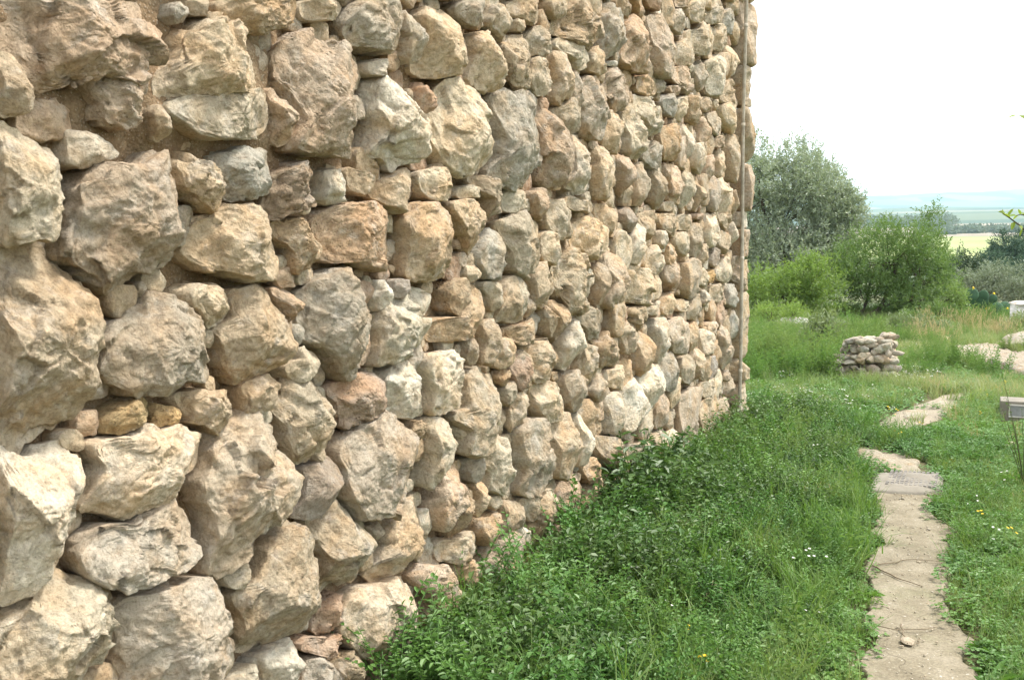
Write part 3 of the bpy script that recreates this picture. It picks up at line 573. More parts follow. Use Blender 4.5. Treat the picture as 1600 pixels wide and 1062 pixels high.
def make_stone(poly, prot, nA, nR, seed, rough=1.0, back=0.16, x0=0.0, boxy=0.0, grow=1.05):
    """stone whose outline lies in the wall face (y, z) and which bulges out along +x"""
    r = np.random.default_rng(seed)
    c = centroid(poly); th = np.arange(nA) * 2 * math.pi / nA
    rad = ray_poly(poly, c, th)
    rad = np.where(rad <= 1e-4, np.median(rad), rad)
    ks = max(1, nA // 110)
    rad = sum(np.roll(rad, k) for k in range(-ks, ks + 1)) / (2 * ks + 1)
    cth = np.stack([np.cos(th) * 2.2, np.sin(th) * 2.2, np.full(nA, seed * 0.37)], 1)
    rad *= grow * (1 + 0.045 * fbm(cth, seed & 63, 3, 0.6))
    size = math.sqrt(max(1e-5, 0.5 * (rad ** 2).sum() * 2 * math.pi / nA / math.pi))     # mean radius
    a = r.uniform(6.0, 13.0) + boxy * 4; bb = r.uniform(2.1, 3.4) + boxy
    t = np.linspace(0, 1, nR + 1)[1:]
    s = np.concatenate([np.sin(t * math.pi / 2) ** 0.9])
    S, T = np.meshgrid(s, np.arange(nA), indexing='ij')
    S = S.ravel(); T = T.ravel()
    S = np.concatenate([[0.0], S]); T = np.concatenate([[0], T])
    du = S * rad[T] * np.cos(th[T]); dv = S * rad[T] * np.sin(th[T])
    qu, qv = du / size, dv / size
    H = np.clip(1 - S ** a, 0, 1) ** (1 / bb)
    # broken planes cut the bulge into facets
    wob = 0.03 * vnoise(np.stack([qu * 2.1, qv * 2.1, np.full(len(qu), seed * 0.71)], 1), 5)
    npl = int(r.integers(6, 12)) if boxy == 0 else 2; a0 = r.uniform(0, 2 * math.pi)
    for i in range(npl):
        ang = a0 + i * 2.4 + r.uniform(-.4, .4); g = r.uniform(0.3, 2.1) if i else r.uniform(0.05, 0.35)
        off = r.uniform(0.78, 1.0) + 0.34 * g * r.uniform(0.45, 1.1)
        pl = off - g * (qu * math.cos(ang) + qv * math.sin(ang)) * 0.8 + wob * (1 if i % 2 else -1)
        kk = 0.012
        hh = np.clip(0.5 + 0.5 * (pl - H) / kk, 0, 1)
        H = pl * (1 - hh) + H * hh - kk * hh * (1 - hh)
    H = np.maximum(H, -0.3)
    x = x0 + prot * H
    X = np.stack([x, c[0] + du, c[1] + dv], 1)
    # skirt running back into the wall
    sk = []
    for f, sc_ in ((0.35, 0.985), (1.0, 0.86)):
        k = np.arange(nA); sk.append(np.stack([np.full(nA, x0 - back * f), c[0] + sc_ * rad * np.cos(th), c[1] + sc_ * rad * np.sin(th)], 1))
    X = np.concatenate([X] + sk)
    nv = len(X)
    Sx = np.concatenate([S, np.full(2 * nA, 1.0)])
    d = X - np.array([x0 - 0.25 * prot, c[0], c[1]])
    nrm = d / np.array([prot, size, size]) ** 1.0
    nrm = np.stack([nrm[:, 0] / prot * size, nrm[:, 1], nrm[:, 2]], 1); nrm[:, 1:] *= (Sx ** 2)[:, None]
    nrm /= np.linalg.norm(nrm, axis=1, keepdims=True) + 1e-9
    off3 = r.uniform(-50, 50, 3)
    q = X / size + off3
    rq = np.array(Euler(tuple(r.uniform(0, 6, 3))).to_matrix()); q2 = q @ rq.T + 0.05 * np.stack([vnoise(q * 3, 1), vnoise(q * 3, 2), vnoise(q * 3, 6)], 1)
    if r.uniform() < .35: q2 = q2 * np.array([.8, .8, r.uniform(1.6, 2.3)])         # bedded stone, breaks in layers
    amp = r.uniform(.35, 1.2)
    disp = 0.055 * tnoise(q2 * 1.25, seed & 255) + 0.040 * tnoise(q2 * 2.9 + 5, 7 + (seed & 127)) + 0.026 * tnoise(q2 * 6.3 + 11, 3) + 0.013 * tnoise(q2 * 13.5, 4); disp *= amp
    # fracture steps: random tilted facets in cells
    K = 26; cells = r.uniform(-1.25, 1.25, (K, 3)); cells[:, 0] *= 0.6; tl = r.normal(0, 1, (K, 3)) * 0.10 * r.uniform(.4, 1.5)
    lq = (X - np.array([x0 + prot * 0.5, c[0], c[1]])) / size
    lq = lq + 0.13 * np.stack([vnoise(q * 3 + 9, 3), vnoise(q * 3 + 31, 4), vnoise(q * 3 + 57, 5)], 1)
    dd = ((lq[:, None, :] - cells[None]) ** 2).sum(2); near = dd.argmin(1)
    disp += ((lq - cells[near]) * tl[near]).sum(1) + (r.normal(0, 0.018, K))[near]
    disp *= size * rough
    fine = min(0.004, size * 0.04) * (fbm(X * 34, 19, 3, 0.6)) + min(0.0025, size * 0.03) * fbm(X * 120, 29, 2, 0.6)
    X = X + nrm * (disp + fine * rough)[:, None]
    F = []
    k = np.arange(nA); k2 = (k + 1) % nA
    tri = np.stack([np.zeros(nA, int), 1 + k, 1 + k2], 1)
    nring = nR + 2
    qs = []
    for j in range(nring - 1):
        o1 = 1 + j * nA; o2 = o1 + nA
        qs.append(np.stack([o1 + k, o2 + k, o2 + k2, o1 + k2], 1))
    qs = np.concatenate(qs)
    idx = np.concatenate([tri.ravel(), qs.ravel()]); tot = np.concatenate([np.full(nA, 3), np.full(len(qs), 4)])
    return X, idx, tot, c, size

def vary(rgb, r, amt=0.07):
    f = 1 + r.normal(0, amt); wm = r.normal(0, 0.03); c = np.array(rgb) * f * np.array([1 + wm, 1, 1 - wm])
    return np.clip(c, 0.03, 0.8)

def px_size(c, size):
    d = math.hypot(CAM[0], c[0]); return size * 2 * 995 / max(1.0, d)

# occupancy of the face, 1 cm cells
CELL = 0.01
GU = int((WALL_END + 0.06 - WALL_START) / CELL); GV = int((WALL_TOP + 0.15) / CELL)
occ = np.zeros((GU, GV), bool)
gu = WALL_START + (np.arange(GU) + .5) * CELL; gv = -0.12 + (np.arange(GV) + .5) * CELL

def mark(poly, grow=0.0):
    c = centroid(poly); p = c + (poly - c) * (1 + grow)
    i0 = max(0, int((p[:, 0].min() - WALL_START) / CELL)); i1 = min(GU, int((p[:, 0].max() - WALL_START) / CELL) + 2)
    j0 = max(0, int((p[:, 1].min() + 0.12) / CELL)); j1 = min(GV, int((p[:, 1].max() + 0.12) / CELL) + 2)
    if i1 <= i0 or j1 <= j0: return
    U, V = np.meshgrid(gu[i0:i1], gv[j0:j1], indexing='ij'); ins = np.zeros(U.shape, bool)
    n = len(p)
    for k in range(n):
        x1, y1 = p[k]; x2, y2 = p[(k + 1) % n]
        if y1 == y2: continue
        cr = ((V >= y1) != (V >= y2)) & (U < (x2 - x1) * (V - y1) / (y2 - y1) + x1); ins ^= cr
    occ[i0:i1, j0:j1] |= ins

n_stone = 0
for li, L in enumerate(STONES.strip().split('\n')):
    t = L.split(); code, prot = t[0], int(t[1]) / 1000
    poly = np.array([[float(v) for v in q.split(',')] for q in t[2:]]) / 1000
    wid = np.ptp(poly[:, 0])
    if wid < 0.07: c_ = poly.mean(0); poly[:, 0] = c_[0] + (poly[:, 0] - c_[0]) * 0.07 / max(wid, 1e-3)
    mark(poly)
    c = centroid(poly); sz = math.sqrt(max(1e-4, np.ptp(poly[:, 0]) * np.ptp(poly[:, 1])) / 4)
    nA = int(np.clip(px_size(c, sz) * 1.0, 36, 200)); nR = max(9, int(nA * 0.36))
    r = np.random.default_rng(900 + li)
    rough = {'O': 1.5, 'B': 1.7, 'Y': 1.6, 'R': 1.3, 'P': 1.15, 'D': 0.6}.get(code, 1.0)
    X, idx, tot, c, size = make_stone(poly, prot * 1.13, nA, nR, 4000 + li, rough, x0=r.uniform(-0.012, 0.006) + (.012 if c[1] > 1.75 and c[0] < 3.2 else 0), grow=1.045 if c[0] < 3.6 else 1.07)
    o = mesh_obj('stone', X, (idx, tot), M['stone'], wall); col_attr(o, vary(PAL[code], r), r.uniform(.5, 1) if code in 'OBYRP' else r.uniform(0, .3)); n_stone += 1

# smaller stones wedged into every remaining gap
fill = []
fr = np.random.default_rng(77)
def try_fill(u, v, r0):
    i = int((u - WALL_START) / CELL); j = int((v + 0.12) / CELL); k = int(r0 / CELL)
    if i < k or j < k or i >= GU - k or j >= GV - k: return
    if occ[i - k:i + k + 1, j - k:j + k + 1].any(): return
    n = 14; ang = np.arange(n) * 2 * math.pi / n + fr.uniform(0, .3)
    mx = r0 * fr.uniform(1.25, 1.7); asp = fr.uniform(0.9, 1.9)
    pts = []
    for a in ang:
        lim = mx * math.hypot(math.cos(a) * asp, math.sin(a)) * fr.uniform(.7, 1.1); d = r0 * .8
        while d < lim:
            ii = int((u + math.cos(a) * d - WALL_START) / CELL); jj = int((v + math.sin(a) * d + 0.12) / CELL)
            if ii < 0 or jj < 0 or ii >= GU or jj >= GV or occ[ii, jj]: break
            d += 0.006
        pts.append((u + math.cos(a) * (d - 0.004), v + math.sin(a) * (d - 0.004)))
    poly = np.array(pts); mark(poly, 0.03); fill.append((poly, r0))
for r0, tries in ((.13, 900), (.10, 1500), (.075, 2500), (.055, 4000), (.038, 7000), (.026, 11000), (.019, 6000)):
    us = fr.uniform(WALL_START, WALL_END, tries); vv = fr.uniform(-0.05, WALL_TOP, tries)
    if r0 < .03: keep = us > 1.2; us, vv = us[keep], vv[keep]
    for u, v in zip(us, vv): try_fill(u, v, r0)
codes = list('TTTTCCCPPQHGWOOR')
def in_view(poly):
    c = poly.mean(0); d = np.array([0, c[0], c[1]]) - CAM; z = d @ FW
    return z > 0 and -60 < 800 + 1555 * (d @ RT) / z < 1190 and -60 < 531 - 1555 * (d @ UP) / z < 1090
order = sorted(range(len(fill)), key=lambda k: -px_size(fill[k][0].mean(0), fill[k][1]) * in_view(fill[k][0]))
VX, VI, VT, VC, nvs = [], [], [], [], 0
for rank, k in enumerate(order):
    poly, r0 = fill[k]; c = centroid(poly)
    vis = in_view(poly); ps = px_size(c, r0 * 1.3)
    nA = int(np.clip(ps * 0.85, 18, 72)) if vis else 14
    prot = float(np.clip(r0 * fr.uniform(.45, .8), .012, .085)) * (1 - .35 * np.clip((c[0] - 3.2) / 4, 0, 1))
    X, idx, tot, c, size = make_stone(poly, prot, nA, max(5, int(nA * .34)), 9000 + k, 1.0, back=0.10, x0=fr.uniform(-.055, -.018) if r0 < .06 else fr.uniform(-.02, .004), grow=1.09)
    rgb = vary(PAL[codes[int(fr.integers(0, len(codes)))]], fr)
    if rank < 300 - n_stone and vis:
        o = mesh_obj('stone', X, (idx, tot), M['stone'], wall); col_attr(o, rgb)
    else:
        VX.append(X); VI.append(idx + nvs); VT.append(tot); VC.append(np.repeat(rgb[None], len(X), 0)); nvs += len(X)
o = mesh_obj('packing_stones', np.concatenate(VX), (np.concatenate(VI), np.concatenate(VT)), M['stone'], wall)
col_attr(o, np.concatenate(VC)); tag(o, kind='stuff')

# mortar and earth between the stones
m, n, b, o_ = mat_new('mortar'); P = geo_pos(n)
c = ramp(n, noise(n, P, 9, 6, 0.65), [(.3, (.19, .12, .065)), (.52, (.29, .205, .12)), (.72, (.38, .295, .195))])
gv_ = N(n, 'ShaderNodeTexVoronoi', Scale=95.0); n.links.new(P, gv_.inputs['Vector'])
c = mixc(n, ramp(n, gv_.outputs['Distance'], [(.12, (.5,) * 3), (.3, (0, 0, 0))]), c, (.56, .50, .40))
c = mixc(n, 1.0, c, ramp(n, noise(n, P, 120, 4, .7), [(.3, (.7, .68, .66)), (.65, (1.1, 1.1, 1.1))]), 'MULTIPLY')
n.links.new(c, b.inputs['Base Color'])
nb = bump(n, None, math_n(n, 'SUBTRACT', noise(n, P, 45, 7, .7), math_n(n, 'MULTIPLY', gv_.outputs['Distance'], .5)), .9, .012)
bump(n, b, noise(n, P, 240, 3, .7), .5, .003, nb); M['mortar'] = m

uu = np.concatenate([np.arange(WALL_START, 1.3, .05), np.arange(1.3, 5.0, .0125), np.arange(5.0, 9.10, .025)]); vv = np.concatenate([np.arange(-.15, 3.0, .0135), np.arange(3.0, WALL_TOP + .05, .03)])
U, V = np.meshgrid(uu, vv, indexing='ij'); Q = np.stack([np.zeros(U.size), U.ravel(), V.ravel()], 1)
hgt = -0.092 + 0.028 * fbm(Q * 5, 3, 3) + 0.007 * fbm(Q * 28, 8, 3, .6) + 0.004 * np.abs(vnoise(Q * 70, 12))
lift = np.clip((Q[:, 2] - 1.72) / .25, 0, 1) * np.clip((3.2 - Q[:, 1]) / .8, 0, 1) * np.clip((2.5 - Q[:, 2]) / .3, 0, 1)
hgt += 0.078 * lift
Q[:, 0] = hgt
mesh_obj('mortar', Q, quads(grid_faces(len(uu), len(vv))), M['mortar'], wall)
bg_ = Bag()
def box_vf(x0, x1, y0, y1, z0, z1):
    v = [(x, y, z) for x in (x0, x1) for y in (y0, y1) for z in (z0, z1)]
    return v, [(0, 1, 3, 2), (4, 6, 7, 5), (0, 4, 5, 1), (2, 3, 7, 6), (0, 2, 6, 4), (1, 5, 7, 3)]
bg_.add(*box_vf(-.72, -.085, WALL_START, 9.09, -.2, WALL_TOP)); bg_.build('wall_core', M['mortar'], wall, smooth=False)

# corner stones past the downpipe (squared blocks showing their narrow faces)
qz = -0.05; qr = np.random.default_rng(21); qi = 0
for hgt_, code in ((.28, 'C'), (.22, 'W'), (.2, 'C'), (.62, 'T'), (.3, 'O'), (.26, 'P'), (.16, 'W'), (.42, 'P'), (.5, 'O'), (.36, 'T'), (.55, 'Q'), (.3, 'C'), (.42, 'P'), (.5, 'T')):
    z0, z1 = qz + .012, qz + hgt_ - .012; qz += hgt_
    u0 = 8.97 + qr.uniform(-.02, .02); u1 = 9.17 + qr.uniform(-.04, .04)
    n_ = 5; pts = [(u0, z0), (u0 + .1, z0 + qr.uniform(-.01, .01)), (u1, z0), (u1 + qr.uniform(-.01, .02), (z0 + z1) / 2), (u1, z1), (u0 + .1, z1 + qr.uniform(-.01, .01)), (u0, z1), (u0 - .01, (z0 + z1) / 2)]
    X, idx, tot, c, size = make_stone(np.array(pts), qr.uniform(.07, .15), 60, 18, 600 + qi, .8, back=.14, x0=0.0, boxy=1.0)
    o = mesh_obj('corner_stone', X, (idx, tot), M['stone'], wall); col_attr(o, vary(PAL[code], qr)); qi += 1

# grey downpipe / conduit running up beside the corner
M['pipe'] = plain('weathered_pipe', (.38, .34, .27), .9, .4, 14, .4, .004)
pz = np.linspace(0.02, WALL_TOP, 60); pth = np.stack([.066 + .006 * np.sin(pz * 1.7), 8.905 + .014 * np.sin(pz * 1.15 + 1) + .006 * np.sin(pz * 4.1), pz], 1)
v, f = tube(pth, np.full(60, .016), 12); pipe = tag(mesh_obj('conduit_pipe', v, f, M['pipe']), 'thin dull pipe running straight up the far corner of the rubble wall', 'pipe')
for z in (.55, 1.6, 2.7, 3.6):
    k = int(np.argmin(abs(pz - z))); v, f = tube([pth[k] - [0, 0, .014], pth[k] + [0, 0, .014]], [.020, .020], 12); mesh_obj('bracket', v, f, M['pipe'], pipe)
    

# ================================================================== GROUND, PATH, FAR LAND
PR = [(0, 0), (27, 0), (45, -1.6), (90, -4.5), (250, -3.5), (400, 1.4), (700, 12.5), (1000, 27), (1800, 62), (3000, 118), (4600, 250), (6200, 335), (9000, 330)]
def ground_z(x, y):
    d = np.hypot(x - CAM[0], y - CAM[1])
    z = np.interp(d, [p[0] for p in PR], [p[1] for p in PR])
    p = np.stack([x, y, np.zeros_like(x)], 1)
    z = z + 0.018 * fbm(p * 0.9, 41, 2) * np.clip(d / 4, 0, 1) + np.clip((d - 1200) / 2500, 0, 1) * (48 * fbm(p / 1300, 51, 3) ) + np.clip((d - 120) / 500, 0, 1) * 1.0 * fbm(p / 120, 52, 2)
    return z
def gz1(x, y): return float(ground_z(np.array([float(x)]), np.array([float(y)]))[0])

rr = np.concatenate([[0.05], np.geomspace(0.4, 9000, 250)]); aa = np.linspace(0, 2 * math.pi, 221)
RR, AA = np.meshgrid(rr, aa, indexing='ij')
gx = CAM[0] + RR.ravel() * np.sin(AA.ravel()); gy = RR.ravel() * np.cos(AA.ravel())
G = np.stack([gx, gy, ground_z(gx, gy)], 1)
m, n, b, o_ = mat_new('ground_earth'); P = geo_pos(n)
sx = n.nodes.new('ShaderNodeVectorMath'); sx.operation = 'DISTANCE'; n.links.new(P, sx.inputs[0]); sx.inputs[1].default_value = tuple(CAM)
dist = sx.outputs['Value']
c = ramp(n, noise(n, P, 3.5, 6, .65), [(.35, (.075, .072, .035)), (.55, (.11, .105, .05)), (.7, (.20, .165, .10))])
def step(d0, d1): 
    x = n.nodes.new('ShaderNodeMapRange'); x.inputs[1].default_value = d0; x.inputs[2].default_value = d1; n.links.new(dist, x.inputs[0]); return x.outputs[0]
c = mixc(n, step(60, 120), c, ramp(n, noise(n, P, .05, 4), [(.4, (.06, .09, .04)), (.6, (.13, .14, .07))]))
c = mixc(n, step(330, 380), c, ramp(n, noise(n, P, .012, 4), [(.35, (.20, .25, .08)), (.6, (.28, .30, .12))]))
c = mixc(n, step(690, 720), c, ramp(n, noise(n, P, .01, 5), [(.4, (.22, .185, .14)), (.6, (.30, .255, .20))]))
vf = N(n, 'ShaderNodeTexVoronoi', Scale=.0035); n.links.new(P, vf.inputs['Vector'])
hb = n.nodes.new('ShaderNodeSeparateColor'); n.links.new(vf.outputs['Color'], hb.inputs[0])
far = ramp(n, hb.outputs[0], [(.0, (.03, .06, .05)), (.45, (.05, .09, .06)), (.7, (.10, .13, .08)), (.95, (.18, .17, .12))])
c = mixc(n, step(1050, 1200), c, far)
n.links.new(c, b.inputs['Base Color']); bump(n, b, noise(n, P, 40, 6, .7), .6, .02); b.inputs['Roughness'].default_value = .95
M['ground'] = m
gf = grid_faces(len(rr), len(aa))
tag(mesh_obj('ground', G, quads(gf), M['ground']), kind='structure')

# narrow concrete path
PATH = [(2.02, .5, .24), (1.93, 2.4, .22), (1.80, 3.92, .195), (1.75, 4.6, .195), (1.70, 5.4, .19), (1.655, 6.2, .185), (1.60, 7.0, .18), (1.57, 7.25, .17)]
def path_c(y): return np.interp(y, [p[1] for p in PATH], [p[0] for p in PATH]), np.interp(y, [p[1] for p in PATH], [p[2] for p in PATH])
py = np.arange(.5, 7.25, .025); pk = np.linspace(-1, 1, 41)
YY, KK = np.meshgrid(py, pk, indexing='ij'); yc = YY.ravel(); kk = KK.ravel()
cx, hw = path_c(yc)
edge = fbm(np.stack([np.sign(kk) * 3, yc * 2.3, np.zeros_like(yc)], 1), 61, 4, .6)
X = np.stack([cx + kk * (hw + .075 * edge * np.abs(kk) + .02), yc, 0 * yc], 1)
X[:, 2] = .030 + .006 * fbm(X * 3, 62, 3) + .0025 * fbm(X * 22, 63, 3) - .05 * np.clip((np.abs(kk) - .93) / .07, 0, 1)
m, n, b, o_ = mat_new('path_concrete'); P = geo_pos(n)
c = ramp(n, noise(n, P, 5, 7, .65), [(.3, (.165, .14, .095)), (.5, (.235, .205, .145)), (.7, (.30, .265, .20))])
c = mixc(n, ramp(n, noise(n, P, 2.2, 4, .6), [(.55, (0, 0, 0)), (.7, (.55,) * 3)]), c, (.22, .22, .13))     # algae
c = mixc(n, 1.0, c, ramp(n, noise(n, P, 90, 4, .75), [(.3, (.62, .61, .6)), (.65, (1.15, 1.15, 1.15))]), 'MULTIPLY')
c = mixc(n, ramp(n, noise(n, P, 55, 2, .5), [(.70, (0, 0, 0)), (.74, (.7,) * 3)]), c, (.56, .53, .47))       # pale grit
cr = N(n, 'ShaderNodeTexVoronoi', Scale=2.1, feature='DISTANCE_TO_EDGE')
wv = n.nodes.new('ShaderNodeVectorMath'); wv.operation = 'ADD'; nn = N(n, 'ShaderNodeTexNoise', Scale=7.0, Detail=5.0); n.links.new(P, nn.inputs['Vector'])
sc_ = n.nodes.new('ShaderNodeVectorMath'); sc_.operation = 'SCALE'; n.links.new(nn.outputs['Color'], sc_.inputs[0]); sc_.inputs['Scale'].default_value = .22
n.links.new(P, wv.inputs[0]); n.links.new(sc_.outputs[0], wv.inputs[1]); n.links.new(wv.outputs[0], cr.inputs['Vector'])
crk = ramp(n, cr.outputs['Distance'], [(.0, (1, 1, 1)), (.012, (0, 0, 0))])
c = mixc(n, math_n(n, 'MULTIPLY', math_n(n, 'MULTIPLY', crk, .5), ramp(n, noise(n, P, 1.3, 2), [(.5, (0, 0, 0)), (.62, (1, 1, 1))])), c, (.12, .10, .07)); n.links.new(c, b.inputs['Base Color'])
nb = bump(n, None, math_n(n, 'SUBTRACT', noise(n, P, 30, 7, .7), math_n(n, 'MULTIPLY', crk, .6)), .6, .006); bump(n, b, noise(n, P, 260, 3), .4, .002, nb)
M['path'] = m
tag(mesh_obj('path', X, quads(grid_faces(len(py), len(pk))[:, ::-1]), M['path']), kind='structure')
# trodden trail of pale earth beyond the cover
TR = [(1.60, 7.5, .20), (1.40, 8.2, .19), (1.32, 9.2, .17), (1.45, 10.4, .19), (1.72, 11.7, .19), (1.85, 13.0, .12), (1.9, 14.5, .08)]
ty = np.arange(7.5, 14.5, .04); YY, KK = np.meshgrid(ty, np.linspace(-1, 1, 15), indexing='ij'); yc = YY.ravel(); kk = KK.ravel()
tx = np.interp(yc, [p[1] for p in TR], [p[0] for p in TR]); tw = np.interp(yc, [p[1] for p in TR], [p[2] for p in TR])
X = np.stack([tx + kk * tw * (1 + .5 * fbm(np.stack([np.sign(kk) * 5, yc * 2.1, 0 * yc], 1), 64, 3)), yc, 0 * yc], 1)
X[:, 2] = ground_z(X[:, 0], X[:, 1]) + .03 + .010 * fbm(X * 5, 65, 3) - .03 * np.abs(kk) ** 6
tag(mesh_obj('trail', X, quads(grid_faces(len(ty), 15)[:, ::-1]), plain('trodden_earth', (.29, .25, .19), .95, .3, 6, .7, .02)), kind='structure')

# ------------------------------------------------------------------ rocks and slabs
M['pale'] = stone_material('pale_limestone', True, k=1.0)
def rock(c, rad, seed, sub=3, flat=0.0, npl=9):
    bm = bmesh.new(); bmesh.ops.create_icosphere(bm, subdivisions=sub, radius=1.0)
    V = np.array([v.co[:] for v in bm.verts]); F = [[v.index for v in f.verts] for f in bm.faces]; bm.free()
    r = np.random.default_rng(seed)
    for _ in range(npl):
        d = r.normal(0, 1, 3); d /= np.linalg.norm(d); o = r.uniform(.62, .92) if npl < 20 else r.uniform(.5, .9); s = V @ d
        V = V - np.where(s > o, s - o, 0)[:, None] * d * .92
    V = V * (1 + .09 * fbm(V * 1.6 + seed, seed & 63, 3, .6))[:, None]
    V = V / np.abs(V).max(0)
    a = r.uniform(0, 6.28) if flat == 0 else flat
    V = V * np.asarray(rad); ca, sa = math.cos(a), math.sin(a)
    V = np.stack([V[:, 0] * ca - V[:, 1] * sa, V[:, 0] * sa + V[:, 1] * ca, V[:, 2]], 1)
    return V + np.asarray(c), F
def slab(poly, z0, z1, seed, n_a=40, n_r=8):
    poly = np.asarray(poly); c = centroid(poly); th = np.arange(n_a) * 2 * math.pi / n_a
    rad = ray_poly(poly, c, th); rad = (np.roll(rad, 1) + rad + np.roll(rad, -1)) / 3
    rad *= 1 + .06 * fbm(np.stack([np.cos(th) * 2, np.sin(th) * 2, np.full(n_a, seed * .3)], 1), seed, 3)
    V = [[c[0], c[1], z1]]
    for j in range(1, n_r + 1):
        s = j / n_r
        for k in range(n_a): V.append([c[0] + s * rad[k] * math.cos(th[k]), c[1] + s * rad[k] * math.sin(th[k]), z1 - (z1 - z0) * .35 * s ** 8])
    for k in range(n_a): V.append([c[0] + 1.02 * rad[k] * math.cos(th[k]), c[1] + 1.02 * rad[k] * math.sin(th[k]), z0 - .05])
    V = np.array(V); V[:, 2] += .012 * fbm(V * 6, seed, 3, .6) * (V[:, 2] > z0)
    F = [[0, 1 + k, 1 + (k + 1) % n_a] for k in range(n_a)]
    for j in range(n_r):
        a = 1 + j * n_a; F += [[a + k, a + n_a + k, a + n_a + (k + 1) % n_a, a + (k + 1) % n_a] for k in range(n_a)]
    return V, F
def gpoly(px): return [on_ground(x, y)[:2] for x, y in px]

flat = [([(1333, 705), (1355, 704), (1378, 714), (1392, 722), (1385, 735), (1372, 730), (1345, 720)], 'flat pale paving stone left of centre, just beyond the studded cover', .05),
        ([(1365, 722), (1400, 721), (1437, 722), (1428, 737), (1400, 745), (1385, 747), (1372, 734)], 'wide flat pale rock directly behind the studded cover', .05),
        ([(1378, 670), (1398, 664), (1420, 667), (1405, 682), (1385, 685)], 'small flat stone halfway up the overgrown part of the path', .05),
        ([(1410, 646), (1440, 640), (1455, 649), (1434, 662), (1412, 656)], 'second farthest flat pale stone along the overgrown path', .05),
        ([(1450, 638), (1470, 630), (1486, 632), (1478, 641), (1460, 644)], 'farthest flat pale stone where the path bends right', .05)]
for i, (px, lab, z1) in enumerate(flat):
    v, f = slab(gpoly(px), 0, z1, 70 + i); o = mesh_obj('flat_stone', v, f, M['pale']); col_attr(o, (.33, .295, .225)); tag(o, lab, 'stone', 'flat stones set along the path'); o.location.z = -.008

# studded cement cover lying across the end of the path
cv = tag(empty('drain_cover', (1.6, 7.3, 0)), 'grey cement cover with a grid of studs at the end of the path', 'cover')
M['cement'] = plain('grey_cement', (.22, .20, .165), .9, .2, 9, .5, .004)
M['cement2'] = plain('stud_cement', (.22, .205, .185), .9, .2, 12, .4, .003)
v, f = slab([(1.36, 6.93), (1.37, 7.52), (1.80, 7.60), (1.82, 7.12), (1.70, 6.98), (1.5, 6.92)], .0, .062, 81, 60, 14); mesh_obj('slab', v, f, M['cement'], cv)
bg_ = Bag()
for i in range(11):
    for j in range(9):
        x = 1.475 + i * .0295; y = 7.06 + j * .055 + .12 * (x - 1.4)
        v = [(x + a * .011, y + c_ * .020, z) for z, q in ((.05, 1), (.067, .8)) for a, c_ in ((-q, -q), (q, -q), (q, q), (-q, q))]
        bg_.add(v, [(4, 5, 6, 7), (0, 1, 5, 4), (1, 2, 6, 5), (2, 3, 7, 6), (3, 0, 4, 7)])
tag(bg_.build('stud_pattern', M['cement2'], cv, False), kind='stuff')

# low ruined stretch of dry stone wall in the meadow
rub = tag(empty('rubble_wall', (.75, 13.1, 0)), 'low ruined heap of dry stone walling standing in the grass', 'ruined wall')
M['greystone'] = stone_material('grey_limestone', True, k=1.0)
rw = np.random.default_rng(33); k = 0
for row in range(7):
    z = .04 + row * .082
    xa, xb = .29 + .012 * row + (.10 if row > 4 else 0) + (.16 if row > 6 else 0), 1.06 - .006 * row
    for dy in (0, .2, .38):
        x = xa + rw.uniform(0, .06)
        while x < xb:
            L = rw.uniform(.04, .12)
            v, f = rock((x + L * .5, 12.95 + dy + .03 * row * .3 + rw.uniform(-.06, .05), z + rw.uniform(-.03, .03) + (.12 * (x - .7))), (L * rw.uniform(.6, .85), rw.uniform(.06, .13), rw.uniform(.032, .075)), 300 + k, 3, npl=26)
            o = mesh_obj('stone', v, f, M['greystone'], rub); col_attr(o, vary(PAL['HGQGDG'[int(rw.integers(0, 6))]], rw, .12) * np.array([.92, .94, .96])); k += 1; x += L * 1.25

def one_rock(px, py_, rad, code, seed, name, label, zoff=0.0, sub=4, cat='rock', dep=None):
    g = on_ground(px, py_); v, f = rock((g[0], g[1], gz1(g[0], g[1]) + zoff), rad, seed, sub, .3)
    o = mesh_obj(name, v, f, M['pale']); col_attr(o, PAL[code] if isinstance(code, str) else code); tag(o, label, cat); return o
v, f = slab(gpoly([(1478, 550), (1505, 545), (1535, 540), (1562, 546), (1602, 558), (1680, 575), (1680, 606), (1600, 590), (1562, 574), (1520, 563), (1490, 558)]), 0, .085, 95, 110, 16); v[:, 2] += .05 * fbm(v * 2.2, 96, 4, .6) * (v[:, 2] > .03)
o = mesh_obj('bedrock_outcrop', v, f, M['pale']); col_attr(o, (.32, .285, .225)); tag(o, 'broad bare pale limestone shelf in the grass at the right', 'rock')
one_rock(1500, 549, (.3, .4, .12), (.34, .305, .245), 12, 'bedrock_outcrop', 'narrow pale rock shelf left of the broad bare shelf', -.01)
one_rock(1612, 545, (.6, .8, .30), (.34, .305, .245), 13, 'bedrock_outcrop', 'pale rock ledge at the right edge below the whitewashed wall', 0)
one_rock(1481, 536, (.17, .22, .11), 'W', 14, 'boulder', 'small rounded white boulder in the grass beside the dry brush', .02)
one_rock(1531, 531, (.10, .1, .07), 'W', 15, 'boulder', 'tiny white boulder in the dry brush below the cactus', .03)
one_rock(1236, 512, (.42, .35, .22), (.46, .46, .47), 16, 'boulder', 'bluish grey boulder half hidden in grass below the olive tree', .03)
one_rock(1581, 708, (.07, .09, .075), 'Q', 17, 'boulder', 'small pinkish grey stone in the weeds at the right edge', .03, 3)
one_rock(1418, 1015, (.030, .045, .007), 'G', 18, 'loose_stone', 'flat grey loose stone lying on the near end of the path', .036, 3, 'stone')

